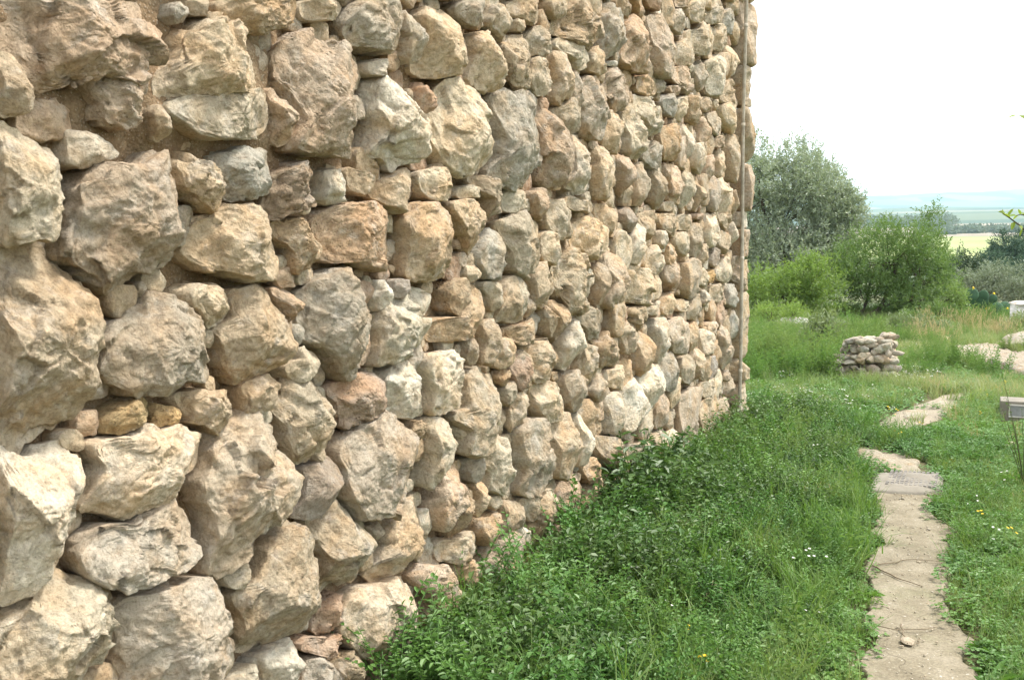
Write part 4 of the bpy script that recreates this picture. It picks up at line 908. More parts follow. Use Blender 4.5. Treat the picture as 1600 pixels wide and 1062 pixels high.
# cement meter box lid at the right edge
bx = tag(empty('cement_box', (2.4, 10.8, 0)), 'low grey cement box with a framed panel in the grass at right', 'box')
p0 = on_ground(1562, 656); 
bg_ = Bag(); bg_.add(*box_vf(p0[0], p0[0] + .52, p0[1], p0[1] + .34, -.05, .190)); mesh_ = bg_.build('body', M['cement'], bx, False)
bv = mesh_.modifiers.new('bevel', 'BEVEL'); bv.width = .008; bv.segments = 2
bg_ = Bag()
for a in ((.075, .40, .148, .160), (.075, .40, .036, .048), (.075, .087, .050, .146), (.388, .40, .050, .146)):
    bg_.add(*box_vf(p0[0] + a[0], p0[0] + a[1], p0[1] - .012, p0[1] + .01, a[2], a[3]))
M['whitepaint'] = plain('chalky_white', (.62, .60, .56), .85, .15, 14, .4, .004)
bg_.build('frame', M['whitepaint'], bx, False)
bg_ = Bag(); bg_.add(*box_vf(p0[0] + .09, p0[0] + .385, p0[1] - .004, p0[1] + .01, .051, .145)); bg_.build('panel', plain('dull_panel', (.27, .28, .28), .6, .2, 20, .2, .002), bx, False)

# whitewashed masonry wall at the right edge
ww = tag(empty('whitewashed_wall', (3.3, 25.5, 0)), 'short whitewashed masonry wall at the right edge behind the cactus', 'wall', kind='thing')
q0 = along(1577, 510, 21); wx, wy = q0[0], q0[1]
yy = np.linspace(0, 2.6, 60); zz = np.linspace(-.3, .56, 40)
YY, ZZ = np.meshgrid(yy, zz, indexing='ij'); W_ = np.stack([wx + YY.ravel(), np.full(YY.size, wy), ZZ.ravel()], 1)
W_[:, 1] += .05 * fbm(W_ * 3.5, 91, 4, .6); 
bg_ = Bag(); bg_.add(W_, grid_faces(60, 40).tolist()); bg_.add(*box_vf(wx + .01, wx + 2.6, wy + .06, wy + .5, -.3, .55)); bg_.build('masonry', plain('whitewash', (.62, .59, .55), .9, .2, 7, .8, .03), ww, False)
for i in range(6):
    v, f = rock((wx + .22 + i * .43, wy + .26, .58), (.25, .30, .05), 240 + i, 3, .01); o = mesh_obj('cap_stone', v, f, M['pale'], ww); col_attr(o, (.64, .60, .55))

# ================================================================== PLANTS
def leaf6(base, d, nrm, L, W, droop=.15, fold=.18):
    d = d / np.linalg.norm(d); s = np.cross(d, nrm); s /= np.linalg.norm(s) + 1e-9; u = np.cross(s, d)
    P_ = lambda t, w, h: base + d * (L * t) + s * (W * .5 * w) + u * (h * L)
    v = [P_(0, 0, 0), P_(.32, 1, fold * .5), P_(.70, .8, fold * .4 - droop * .4), P_(1, 0, -droop), P_(.70, -.8, fold * .4 - droop * .4), P_(.32, -1, fold * .5)]
    return v, [(0, 1, 2, 3), (0, 3, 4, 5)]
def blade(base, az, L, W, bend, r):
    d = np.array([math.cos(az), math.sin(az), 0]); s = np.array([-d[1], d[0], 0]); v = []; n_ = 3
    for i in range(n_ + 1):
        t = i / n_; p = base + d * (bend * L * t ** 1.8) + np.array([0, 0, L * (t - .35 * bend * t * t)])
        w_ = W * (1 - t) ** .7
        if i < n_: v += [p - s * w_ * .5, p + s * w_ * .5]
        else: v.append(p)
    return v, [(0, 1, 3, 2), (2, 3, 5, 4), (4, 5, 6)]

protos = {}
def proto(kind, idx, bag, mat, smooth=False):
    if kind not in protos: protos[kind] = bpy.data.collections.new(kind)
    me_o = mesh_obj('%s_variant_%02d' % (kind, idx), np.concatenate(bag.v), bag.f, mat, None, smooth, link=False)
    protos[kind].objects.link(me_o); return me_o

M['cover'] = leaf_material('leafy_cover_leaf', (.040, .095, .022), (.095, .175, .050), .30, .42, ((.070, .13, .03), (.14, .215, .06)), 1.4)
M['grass'] = leaf_material('grass_blade', (.085, .18, .035), (.18, .29, .075), .38, .5, ((.14, .23, .06), (.26, .31, .12)), 1.1)
M['clover'] = leaf_material('clover_leaf', (.06, .15, .032), (.12, .25, .06), .33, .45, ((.10, .22, .045), (.18, .30, .08)), .9)
M['meadow'] = leaf_material('meadow_blade', (.13, .21, .065), (.25, .33, .13), .38, .6, ((.22, .26, .11), (.38, .38, .21)), .45)
M['weed2'] = leaf_material('grey_weed_leaf', (.14, .19, .09), (.26, .31, .16), .3, .6)
M['weed'] = leaf_material('weed_leaf', (.10, .20, .05), (.19, .31, .09), .38, .6, ((.15, .23, .07), (.25, .32, .12)), .7)
M['straw'] = leaf_material('straw', (.36, .29, .15), (.52, .43, .27), .25, .7)
M['yellow'] = plain('yellow_petal', (.75, .52, .03), .6, .1, 30, .1, .001)
M['white_petal'] = plain('white_petal', (.75, .74, .70), .6, .05, 30, .1, .001)
pr = np.random.default_rng(101)

for k in range(5):                                     # leafy sprigs
    bg_ = Bag()
    for s_ in range(int(pr.integers(6, 9))):
        az = pr.uniform(0, 6.28); H = pr.uniform(.16, .30); lean = pr.uniform(.15, .75)
        b0 = np.array([pr.uniform(-.05, .05), pr.uniform(-.05, .05), 0])
        dirh = np.array([math.cos(az), math.sin(az), 0]); pts = [b0 + dirh * (lean * H * t ** 1.5) + np.array([0, 0, H * (t - .25 * lean * t * t)]) for t in np.linspace(0, 1, 6)]
        v, f = tube(pts, np.linspace(.0018, .0008, 6), 3, False); bg_.add(v, f)
        nl = int(H / .019)
        for i in range(nl):
            t = .22 + .78 * i / nl; p = b0 + dirh * (lean * H * t ** 1.5) + np.array([0, 0, H * (t - .25 * lean * t * t)])
            a2 = az + i * 2.4 + pr.uniform(-.5, .5); L = pr.uniform(.020, .046) * (1.1 - .35 * t)
            d = np.array([math.cos(a2), math.sin(a2), pr.uniform(.0, .7)])
            v, f = leaf6(p, d, np.array([0, 0, 1.0]) + pr.normal(0, .25, 3), L, L * pr.uniform(.42, .58)); bg_.add(v, f)
    proto('leafy_sprig', k, bg_, M['cover'])
for k in range(3):                                     # paler, finer leaved plant
    bg_ = Bag()
    for s_ in range(9):
        az = pr.uniform(0, 6.28); H = pr.uniform(.12, .26); lean = pr.uniform(.2, .9); dirh = np.array([math.cos(az), math.sin(az), 0]); b0 = np.array([pr.normal(0, .03), pr.normal(0, .03), 0])
        fp = lambda t: b0 + dirh * (lean * H * t ** 1.4) + np.array([0, 0, H * (t - .2 * lean * t * t)])
        bg_.add(*tube([fp(t) for t in np.linspace(0, 1, 5)], np.linspace(.002, .0008, 5), 3, False))
        for i in range(int(H / .011)):
            t = .15 + .85 * i * .011 / H; sd = 1 if i % 2 else -1; a2 = az + sd * pr.uniform(.9, 1.5); L = pr.uniform(.012, .024)
            bg_.add(*leaf6(fp(t), np.array([math.cos(a2), math.sin(a2), pr.uniform(.1, .6)]), np.array([0, 0, 1.0]) + pr.normal(0, .25, 3), L, L * pr.uniform(.35, .6)))
    proto('vetch', k, bg_, M['clover'])
for k in range(3):                                     # tall loose weeds
    bg_ = Bag()
    for s_ in range(9):
        az = pr.uniform(0, 6.28); H = pr.uniform(.22, .5); lean = pr.uniform(.05, .5); dirh = np.array([math.cos(az), math.sin(az), 0]); b0 = np.array([pr.normal(0, .04), pr.normal(0, .04), 0])
        fp = lambda t: b0 + dirh * (lean * H * t ** 1.5) + np.array([0, 0, H * t])
        bg_.add(*tube([fp(t) for t in np.linspace(0, 1, 5)], np.linspace(.003, .0012, 5), 3, False))
        for i in range(26):
            t = .1 + .9 * i / 26; d = np.array([math.cos(i * 2.4), math.sin(i * 2.4), pr.uniform(.2, 1.2)]); L = pr.uniform(.03, .07) * (1.15 - .6 * t)
            bg_.add(*leaf6(fp(t), d, np.array([0, 0, 1.0]) + pr.normal(0, .3, 3), L, L * pr.uniform(.16, .3)))
    proto('tall_weed', k, bg_, M['weed'])
for k in range(4):                                     # grass tufts
    bg_ = Bag()
    for s_ in range(34):
        b0 = np.array([pr.normal(0, .03), pr.normal(0, .03), -.005]); v, f = blade(b0, pr.uniform(0, 6.28), pr.uniform(.07, .20), pr.uniform(.003, .0058), pr.uniform(.1, .9), pr); bg_.add(v, f)
    proto('grass_tuft', k, bg_, M['grass']); proto('meadow_tuft', k, bg_, M['meadow'])
for k in range(3):                                     # low clover and broad leaves
    bg_ = Bag()
    for s_ in range(46):
        rr_ = .11 * math.sqrt(pr.uniform(0, 1)); a = pr.uniform(0, 6.28); p = np.array([rr_ * math.cos(a), rr_ * math.sin(a), pr.uniform(.02, .085)])
        for q in range(3):
            a2 = a + q * 2.1 + pr.uniform(-.3, .3); v, f = leaf6(p, np.array([math.cos(a2), math.sin(a2), pr.uniform(-.1, .35)]), np.array([0, 0, 1.0]) + pr.normal(0, .25, 3), pr.uniform(.012, .021), pr.uniform(.010, .015)); bg_.add(v, f)
    proto('clover_patch', k, bg_, M['clover'])
for k in range(3):                                     # rosettes
    bg_ = Bag()
    for s_ in range(15):
        a = s_ * 2.4 + pr.uniform(-.3, .3); L = pr.uniform(.06, .12); el = pr.uniform(.15, 1.0)
        v, f = leaf6(np.array([pr.normal(0, .012), pr.normal(0, .012), .005]), np.array([math.cos(a), math.sin(a), el]), np.array([0, 0, 1.0]), L, L * pr.uniform(.2, .32), .3, .12); bg_.add(v, f)
    proto('leaf_rosette', k, bg_, M['clover'])
def flower_proto(kind, mat, npet, rad):
    for k in range(2):
        bg_ = Bag(); stems = []
        for q in range(3):
            c0 = np.array([pr.normal(0, .03), pr.normal(0, .03), 0]); H = pr.uniform(.10, .17)
            bg_.add(*tube([c0, c0 + [pr.normal(0, .01), pr.normal(0, .01), H]], [.0015, .001], 3, False)); t0 = bg_.v[-1][-1]; stems += list(range(len(bg_.f) - 3, len(bg_.f)))
            for i in range(npet):
                a = i * 6.283 / npet; v, f = leaf6(t0, np.array([math.cos(a), math.sin(a), .35]), np.array([0, 0, 1.0]), rad, rad * .6); bg_.add(v, f)
        po_ = proto(kind, k, bg_, mat); po_.data.materials.append(M['grass'])
        for i in stems: po_.data.polygons[i].material_index = 1
flower_proto('yellow_flower', M['yellow'], 7, .011); flower_proto('white_flower', M['white_petal'], 6, .008)
for k in range(3):                                     # dry straw tufts with seed heads
    bg_ = Bag()
    for s_ in range(26):
        b0 = np.array([pr.normal(0, .06), pr.normal(0, .06), 0]); L = pr.uniform(.35, .75); az = pr.uniform(0, 6.28); bd = pr.uniform(.1, .5)
        v, f = blade(b0, az, L, .006, bd, pr); bg_.add(v, f); tp = np.array(v[-1])
        for i in range(7):
            a = pr.uniform(0, 6.28); v, f = leaf6(tp - [0, 0, .014 * i], np.array([math.cos(a), math.sin(a), 1.2]), np.array([1.0, 0, .2]), .03, .010); bg_.add(v, f)
    proto('straw_tuft', k, bg_, M['straw'])

def scatter(name, kind, pts, scale, tilt=.15, label=None, cat=None):
    pts = np.asarray(pts); n_ = len(pts); sr = np.random.default_rng(len(pts) + len(name))
    o = mesh_obj(name, pts, [], None, None, False); me = o.data
    a = me.attributes.new('rot', 'FLOAT_VECTOR', 'POINT'); a.data.foreach_set('vector', np.stack([sr.normal(0, tilt, n_), sr.normal(0, tilt, n_), sr.uniform(0, 6.283, n_)], 1).astype(np.float32).ravel())
    s3 = np.asarray(scale, float).reshape(n_, -1) * np.ones((1, 3)); a = me.attributes.new('scl', 'FLOAT_VECTOR', 'POINT'); a.data.foreach_set('vector', s3.astype(np.float32).ravel())
    a = me.attributes.new('idx', 'INT', 'POINT'); a.data.foreach_set('value', sr.integers(0, len(protos[kind].objects), n_).astype(np.int32))
    ng = bpy.data.node_groups.new('scatter_' + name, 'GeometryNodeTree')
    ng.interface.new_socket('Geometry', in_out='INPUT', socket_type='NodeSocketGeometry'); ng.interface.new_socket('Geometry', in_out='OUTPUT', socket_type='NodeSocketGeometry')
    gi = ng.nodes.new('NodeGroupInput'); go = ng.nodes.new('NodeGroupOutput'); ip = ng.nodes.new('GeometryNodeInstanceOnPoints'); ci = ng.nodes.new('GeometryNodeCollectionInfo')
    ci.inputs['Collection'].default_value = protos[kind]; ci.inputs['Separate Children'].default_value = True; ci.inputs['Reset Children'].default_value = True
    def na(nm, dt): x = ng.nodes.new('GeometryNodeInputNamedAttribute'); x.data_type = dt; x.inputs[0].default_value = nm; return x.outputs[0]
    er = ng.nodes.new('FunctionNodeEulerToRotation'); ng.links.new(na('rot', 'FLOAT_VECTOR'), er.inputs[0])
    ng.links.new(gi.outputs[0], ip.inputs['Points']); ng.links.new(ci.outputs[0], ip.inputs['Instance']); ip.inputs['Pick Instance'].default_value = True
    ng.links.new(na('idx', 'INT'), ip.inputs['Instance Index']); ng.links.new(er.outputs[0], ip.inputs['Rotation']); ng.links.new(na('scl', 'FLOAT_VECTOR'), ip.inputs['Scale'])
    ng.links.new(ip.outputs[0], go.inputs[0])
    md = o.modifiers.new('scatter', 'NODES'); md.node_group = ng
    tag(o, label, cat, kind='stuff'); return o

flat_polys = [np.array(gpoly(px)) for px, _, _ in flat]
rock_spots = [(on_ground(1535, 555)[:2], .55, 1.1), (on_ground(1580, 570)[:2], .6, 1.3), (on_ground(1630, 583)[:2], .6, 1.3), (on_ground(1512, 549)[:2], .4, .45), (on_ground(1612, 545)[:2], .5, .7)]
def free(x, y, margin=.0, soft=None):
    """True where plants may root: off the path, slabs, rocks, ruin and wall"""
    c, h = path_c(y); e = .05 * fbm(np.stack([np.sign(x - c) * 3, y * 2.3, 0 * y], 1), 61, 4, .6)
    ok = (np.abs(x - c) > h + e + margin) | (y > 7.25)
    ok &= ~((x > 1.36 - margin) & (x < 1.82 + margin) & (y > 6.95) & (y < 7.58))
    for q in flat_polys:
        cc = q.mean(0); r_ = np.sqrt(((q - cc) ** 2).sum(1)).mean(); ok &= ((x - cc[0]) ** 2 + (y - cc[1]) ** 2) > (r_ * 1.0 + margin) ** 2
    for cc, ra, rb in rock_spots: ok &= (((x - cc[0]) / ra) ** 2 + ((y - cc[1]) / rb) ** 2) > 1
    ok &= ~((x < .02 + margin) & (y < 9.72)); ok &= ~((x > .33) & (x < 1.13) & (y > 12.9) & (y < 13.45))
    ok &= ~((x > p0[0] - .05) & (x < p0[0] + .52) & (y > p0[1] - .7) & (y < p0[1] + .34))
    return ok
zr = np.random.default_rng(202)
def zone(x0, x1, y0, y1, dens, margin=0.0, keep=None):
    n_ = int((x1 - x0) * (y1 - y0) * dens); x = zr.uniform(x0, x1, n_); y = zr.uniform(y0, y1, n_)
    k = free(x, y, margin)
    if keep is not None: k &= keep(x, y)
    x, y = x[k], y[k]; return np.stack([x, y, ground_z(x, y)], 1)
def patchy(sc, lo, hi, seed):
    def f(x, y): v = fbm(np.stack([x * sc, y * sc, 0 * x], 1), seed, 3); return zr.uniform(0, 1, len(x)) < np.clip((v - lo) / (hi - lo), 0, 1)
    return f
def thin_path(x, y):            # trodden strip behind the cover, where the flat stones lie
    cx_ = np.interp(y, [7.3, 8.3, 9.2, 10.5, 11.6], [1.5, 1.35, 1.33, 1.5, 1.72]); return (np.abs(x - cx_) > .31) | (y < 7.3) | (y > 12.3) | (zr.uniform(0, 1, len(x)) < .13)

# between wall and path
p = zone(.03, 1.60, 2.0, 9.9, 135, .06, lambda x, y: (zr.uniform(0, 1, len(x)) < np.clip(1.55 - x * .85, .12, 1)) & (y > 3.22 - x * 1.2))
hs = np.clip(1.50 - .72 * p[:, 0], .5, 1.42) * np.where(p[:, 1] < 4.2, .8, 1) * np.clip(1.45 - p[:, 1] * .07, .75, 1) * zr.uniform(.6, 1.2, len(p)) * (1 + .35 * fbm(p * 1.8, 83, 2)); scatter('leafy_ground_cover', 'leafy_sprig', p, hs, .18, 'dense dark green leafy ground cover along the foot of the rubble wall', 'ground cover')
p = zone(.1, 1.62, 2.0, 9.9, 150, .02, lambda x, y: zr.uniform(0, 1, len(x)) < np.clip(-.15 + x * .8, .05, 1))
scatter('grass', 'grass_tuft', p, zr.uniform(.6, 1.15, len(p)), .2, 'grass mixed into the plants left of the path', 'grass')
p = zone(.4, 1.62, 2.0, 9.9, 120, .03, lambda x, y: zr.uniform(0, 1, len(x)) < np.clip(-.2 + x * .8, .05, 1))
scatter('clover', 'clover_patch', p, zr.uniform(.6, 1.2, len(p)), .2, 'low clover growing along the left edge of the path', 'clover')
p = zone(.7, 1.62, 2.0, 9.9, 22, .03); scatter('leaf_rosettes', 'leaf_rosette', p, zr.uniform(.6, 1.1, len(p)), .1, 'broad leaf rosettes along the left edge of the path', 'weeds')
p = zone(.05, 1.5, 2.9, 9.2, 9, .05); scatter('tall_weeds', 'tall_weed', p, zr.uniform(.45, .95, len(p)), .3, 'loose lighter weeds poking out of the leafy cover by the wall', 'weeds')
p = zone(.05, 1.5, 2.9, 9.2, 26, .05); p[:, 2] += .08; scatter('grass', 'grass_tuft', p, zr.uniform(.9, 1.6, len(p)), .3, 'long grass blades poking out of the leafy cover by the wall', 'grass')
p = zone(.05, 1.6, 2.9, 9.8, 55, .05); scatter('vetch', 'vetch', p, np.clip(1.6 - .5 * p[:, 0], .8, 1.5) * zr.uniform(.7, 1.2, len(p)), .25, 'paler fine leaved vetch mixed into the plants by the wall', 'weeds')
p = zone(1.75, 4.0, 2.2, 12, 22, .05, thin_path); scatter('vetch', 'vetch', p, zr.uniform(.5, .9, len(p)), .25, 'fine leaved vetch in the grass right of the path', 'weeds')
# right of the path
p = zone(1.7, 4.2, 2.0, 12, 230, .03, thin_path); scatter('grass', 'grass_tuft', p, zr.uniform(.5, 1.05, len(p)), .25, 'short grass growing right of the path', 'grass')
p = zone(1.7, 4.2, 2.0, 12, 130, .03, thin_path); scatter('clover', 'clover_patch', p, zr.uniform(.6, 1.15, len(p)), .25, 'clover and small broad leaves right of the path', 'clover')
p = zone(1.7, 4.2, 2.0, 12, 34, .05, thin_path); scatter('leaf_rosettes', 'leaf_rosette', p, zr.uniform(.6, 1.2, len(p)), .15, 'broad leaf rosettes growing right of the path', 'weeds')
# beyond the wall
def beyond(x, y): return (x > 2.35 - .235 * y - .8) 
p = zone(-5.5, 5.5, 9.9, 28, 95, .0, lambda x, y: beyond(x, y) & thin_path(x, y)); scatter('meadow_grass', 'meadow_tuft', p, zr.uniform(.7, 1.5, len(p)) * (1 + .45 * fbm(p * .7, 84, 2)), .22, 'meadow grass beyond the end of the wall', 'grass')
p = zone(-3.5, 3.5, 8.5, 17, 80, .0, lambda x, y: beyond(x, y) & thin_path(x, y)); scatter('meadow_clover', 'clover_patch', p, zr.uniform(.8, 1.4, len(p)), .2, 'bright green clover in the meadow past the wall corner', 'clover')
p = zone(-5, 5, 14, 28, 30, .0, lambda x, y: beyond(x, y) & patchy(.55, -.15, .35, 73)(x, y) & ((x < 1.0) | (zr.uniform(0, 1, len(x)) < .3))); scatter('tall_meadow_plants', 'tall_weed', p, zr.uniform(.6, 1.25, len(p)), .2, 'taller green plants at the back of the meadow', 'weeds')
p = zone(-.9, .45, 12.2, 15.5, 22, .0); scatter('tall_weeds', 'tall_weed', p, zr.uniform(.7, 1.6, len(p)), .2, 'tall weeds crowding the left side of the ruined stone heap', 'weeds')
p = zone(1.15, 2.2, 13.6, 18.5, 11, .0); scatter('tall_weeds', 'tall_weed', p, zr.uniform(.5, 1.1, len(p)), .2, 'loose weeds growing right of the ruined stone heap', 'weeds')
p = zone(.1, 1.6, 12.3, 12.9, 45, .0); scatter('meadow_grass', 'grass_tuft', p, zr.uniform(.6, 1.2, len(p)), .2, 'grass growing up in front of the ruined stone heap', 'grass')
# flowers
p = zone(.9, 3.6, 2.5, 13, 3.0, .06); scatter('yellow_flowers', 'yellow_flower', p, zr.uniform(.8, 1.2, len(p)), .2, 'small yellow flowers dotted beside the path', 'flowers')
p = zone(-2.2, 1.6, 9.9, 17, 42, .0, lambda x, y: beyond(x, y) & patchy(.6, -.3, .5, 71)(x, y)); scatter('white_flowers', 'white_flower', p, zr.uniform(.9, 1.4, len(p)), .2, 'tiny white flowers in the meadow past the wall corner', 'flowers')
p = zone(.3, 3.4, 3.0, 11, 2.6, .06); p[:, 2] += .03; scatter('white_flowers', 'white_flower', p, zr.uniform(.8, 1.2, len(p)), .2, 'scattered tiny white flowers in the near grass', 'flowers')
p = zone(.9, 4.5, 18, 24.5, 9, .0, patchy(.7, -.5, .2, 72)); scatter('dry_grass', 'straw_tuft', p, zr.uniform(.35, .75, len(p)), .2, 'straw coloured dry grass in front of the cactus', 'dry grass')
p = zone(.2, 3.6, 3.0, 14, 1.6, .08); scatter('dry_grass', 'straw_tuft', p, zr.uniform(.22, .42, len(p)), .3, 'thin dry stalks in the near grass', 'dry grass')

# ------------------------------------------------------------------ trees and shrubs
M['bark'] = plain('dark_bark', (.085, .065, .048), .95, .35, 14, .9, .02)
def lobe_clusters(c, rad, nt_):
    r = np.random.default_rng(int(abs(c[0] * 1000)) % 99991 + nt_); nc = int(9 + nt_ / 160)
    d = r.normal(0, 1, (nc, 3)); d /= np.linalg.norm(d, axis=1, keepdims=True)
    return np.asarray(c) + d * (r.uniform(.45, .98, nc)[:, None]) * np.asarray(rad)
def crown_mesh(name, lobes, leafL, leafW, per, mat, parent, seed, up=.5, spread=.9, shell=.5):
    r = np.random.default_rng(seed); VV = []; 
    for c, rad, nt_ in lobes:
        d = r.normal(0, 1, (nt_, 3)); d /= np.linalg.norm(d, axis=1, keepdims=True)
        s = shell + (1 - shell) * r.uniform(0, 1, nt_) ** .5
        s *= 1 + .22 * fbm(d * 2.1 + seed, seed & 31, 3)
        gap = vnoise(d * 3.3 + seed * 1.7, 3 + (seed & 15)) > -.55
        d, s = d[gap], s[gap]; k = len(d)
        base = np.asarray(c) + d * s[:, None] * np.asarray(rad)
        if nt_ > 150:
            cl = lobe_clusters(c, rad, nt_); w_ = r.integers(0, len(cl), k); inn = r.uniform(0, 1, k) < .72
            base[inn] = cl[w_][inn] + (d * r.uniform(.2, 1, k)[:, None] ** .5 * np.asarray(rad) * .30)[inn]
        tw = d * .7 + np.array([0, 0, up]) + r.normal(0, .45, (k, 3)); tw /= np.linalg.norm(tw, axis=1, keepdims=True)
        TL = leafL * per * .30
        tl = r.uniform(.5, 1.3, k) * TL
        for j in range(per):
            pos = base + tw * (tl * j / per)[:, None]
            ld = tw * .5 + r.normal(0, spread * .6, (k, 3)); ld /= np.linalg.norm(ld, axis=1, keepdims=True)
            nn = r.normal(0, 1, (k, 3)); sd = np.cross(ld, nn); sd /= np.linalg.norm(sd, axis=1, keepdims=True) + 1e-9
            L = leafL * r.uniform(.6, 1.25, k)[:, None]; Wd = leafW * r.uniform(.7, 1.2, k)[:, None]
            q = np.stack([pos, pos + ld * L * .45 + sd * Wd * .5, pos + ld * L, pos + ld * L * .45 - sd * Wd * .5], 1)
            VV.append(q.reshape(-1, 3))
    V = np.concatenate(VV); return mesh_obj(name, V, quads(np.arange(len(V))), mat, parent, False)
def limbs(parent, paths, name='trunk'):
    bg_ = Bag()
    for pts, r0, r1 in paths:
        pts = np.asarray(pts, float); n_ = 9; t = np.linspace(0, 1, len(pts)); tt = np.linspace(0, 1, n_)
        q = np.stack([np.interp(tt, t, pts[:, i]) for i in range(3)], 1); q[1:-1] += .25 * r0 * np.random.default_rng(int(abs(pts.sum() * 100)) % 9999).normal(0, 1, (n_ - 2, 3))
        bg_.add(*tube(q, np.linspace(r0, r1, n_), 8))
    return bg_.build(name, M['bark'], parent)
def px_lobe(x, y, dep, rx, ry, n_, rd=None):
    c = along(x, y, dep); k = dep / 1555; return (c, np.array([rx * k, (rd or rx) * k, ry * k]), n_)

M['olive'] = leaf_material('olive_leaf', (.15, .195, .13), (.36, .41, .31), .28, .42)
M['almond'] = leaf_material('almond_leaf', (.10, .175, .05), (.23, .32, .11), .38, .5)
M['almond2'] = leaf_material('bright_shrub_leaf', (.12, .20, .045), (.26, .36, .10), .4, .5)
M['dark'] = leaf_material('evergreen_leaf', (.032, .060, .030), (.07, .11, .05), .15, .6)
M['silver'] = leaf_material('silver_leaf', (.14, .18, .12), (.27, .31, .22), .2, .55)
M['pine'] = leaf_material('pine_needles', (.028, .065, .035), (.06, .115, .055), .1, .7)

def tree(name, label, cat, base_px, dep, lobes, leaf, mat, trunk_paths, seed, per=12, up=.5, group=None, shell=.5, spread=.9):
    b_ = along(base_px[0], base_px[1], dep); z = gz1(b_[0], b_[1]); e = tag(empty(name, (b_[0], b_[1], z)), label, cat, group)
    limbs(e, trunk_paths((b_[0], b_[1], z)) + [([np.asarray(c), np.asarray(c) * .5 + q * .5 + np.array([0, 0, -.03]), q], .0009 * dep, .0003 * dep) for c, rad, nt_ in lobes if nt_ > 150 for q in lobe_clusters(c, rad, nt_)])
    crown_mesh('crown', lobes, leaf[0], leaf[1], per, mat, e, seed, up, spread, shell); return e
A = lambda x, y, d: along(x, y, d)
tree('olive_tree', 'large grey green olive tree rising beside the far wall corner', 'tree', (1240, 480), 28,
     [px_lobe(1225, 350, 28, 95, 105, 2100), px_lobe(1170, 330, 28, 60, 90, 1300), px_lobe(1260, 300, 27.5, 62, 62, 1500), px_lobe(1310, 350, 27.5, 36, 52, 900), px_lobe(1230, 410, 27.3, 95, 50, 1300), px_lobe(1290, 400, 27.3, 50, 45, 900), px_lobe(1200, 262, 28, 30, 30, 260), px_lobe(1240, 240, 27.8, 14, 24, 80), px_lobe(1265, 245, 27.8, 12, 22, 70), px_lobe(1300, 290, 27.6, 20, 24, 140), px_lobe(1332, 318, 27.5, 18, 16, 90), px_lobe(1338, 372, 27.4, 16, 18, 80), px_lobe(1183, 235, 28, 12, 24, 70)], (.095, .030), M['olive'],
     lambda b: [([b, A(1238, 440, 28), A(1228, 380, 28)], .20, .10), ([A(1230, 420, 28), A(1262, 350, 27.8), A(1275, 290, 27.8)], .09, .03), ([A(1235, 410, 28), A(1195, 340, 28), A(1185, 280, 28)], .09, .03), ([A(1240, 430, 28), A(1290, 380, 27.7), A(1315, 340, 27.6)], .07, .02)], 1, 12, .55)
tree('almond_tree', 'mid green almond tree with a dark leaning trunk in the middle distance', 'tree', (1335, 503), 25,
     [px_lobe(1390, 415, 25, 88, 56, 1700), px_lobe(1440, 440, 24.6, 52, 55, 700), px_lobe(1340, 432, 24.6, 50, 42, 600), px_lobe(1425, 468, 24.2, 44, 24, 300), px_lobe(1450, 395, 25.2, 34, 40, 260), px_lobe(1385, 375, 25.2, 15, 28, 90), px_lobe(1442, 360, 25.2, 10, 28, 60), px_lobe(1462, 352, 25.2, 9, 32, 70)], (.085, .024), M['almond'],
     lambda b: [([b, A(1352, 496, 24.8), A(1374, 486, 24.7), A(1392, 450, 24.8), A(1400, 410, 25)], .11, .05), ([A(1340, 500, 24.9), A(1352, 478, 24.9), A(1360, 440, 25)], .06, .03), ([A(1385, 460, 24.8), A(1430, 420, 25), A(1460, 360, 25.2)], .05, .012), ([A(1376, 484, 24.7), A(1420, 455, 24.6), A(1450, 440, 24.6)], .05, .02)], 2, 12, .75)
tree('leafy_shrub', 'bright green shrub spreading below the olive tree by the wall', 'shrub', (1235, 505), 24,
     [px_lobe(1215, 460, 24, 55, 42, 800), px_lobe(1275, 450, 23.7, 46, 42, 700), px_lobe(1180, 465, 24.5, 40, 40, 400), px_lobe(1268, 425, 23.8, 22, 26, 180)], (.085, .026), M['almond2'],
     lambda b: [([b, A(1225, 470, 24), A(1212, 440, 24)], .05, .015), ([b, A(1255, 470, 24), A(1280, 435, 23.8)], .05, .015)], 3, 11, .7)
tree('evergreen_bush', 'dark evergreen bush in the gap behind the almond tree', 'bush', (1495, 480), 36,
     [px_lobe(1500, 425, 36, 30, 36, 700), px_lobe(1470, 440, 37, 34, 34, 500), px_lobe(1525, 450, 36, 22, 26, 260)], (.10, .035), M['dark'], lambda b: [([b, A(1498, 440, 36)], .1, .03)], 4, 10)
tree('silver_shrub', 'pale silvery shrub behind the cactus', 'shrub', (1550, 490), 31,
     [px_lobe(1525, 452, 31, 44, 34, 800), px_lobe(1575, 448, 31, 46, 34, 900), px_lobe(1610, 455, 31.5, 40, 36, 500), px_lobe(1552, 432, 31, 26, 20, 260)], (.085, .022), M['silver'], lambda b: [([b, A(1545, 455, 31)], .06, .02), ([b, A(1580, 450, 31)], .06, .02)], 5, 11, .6)
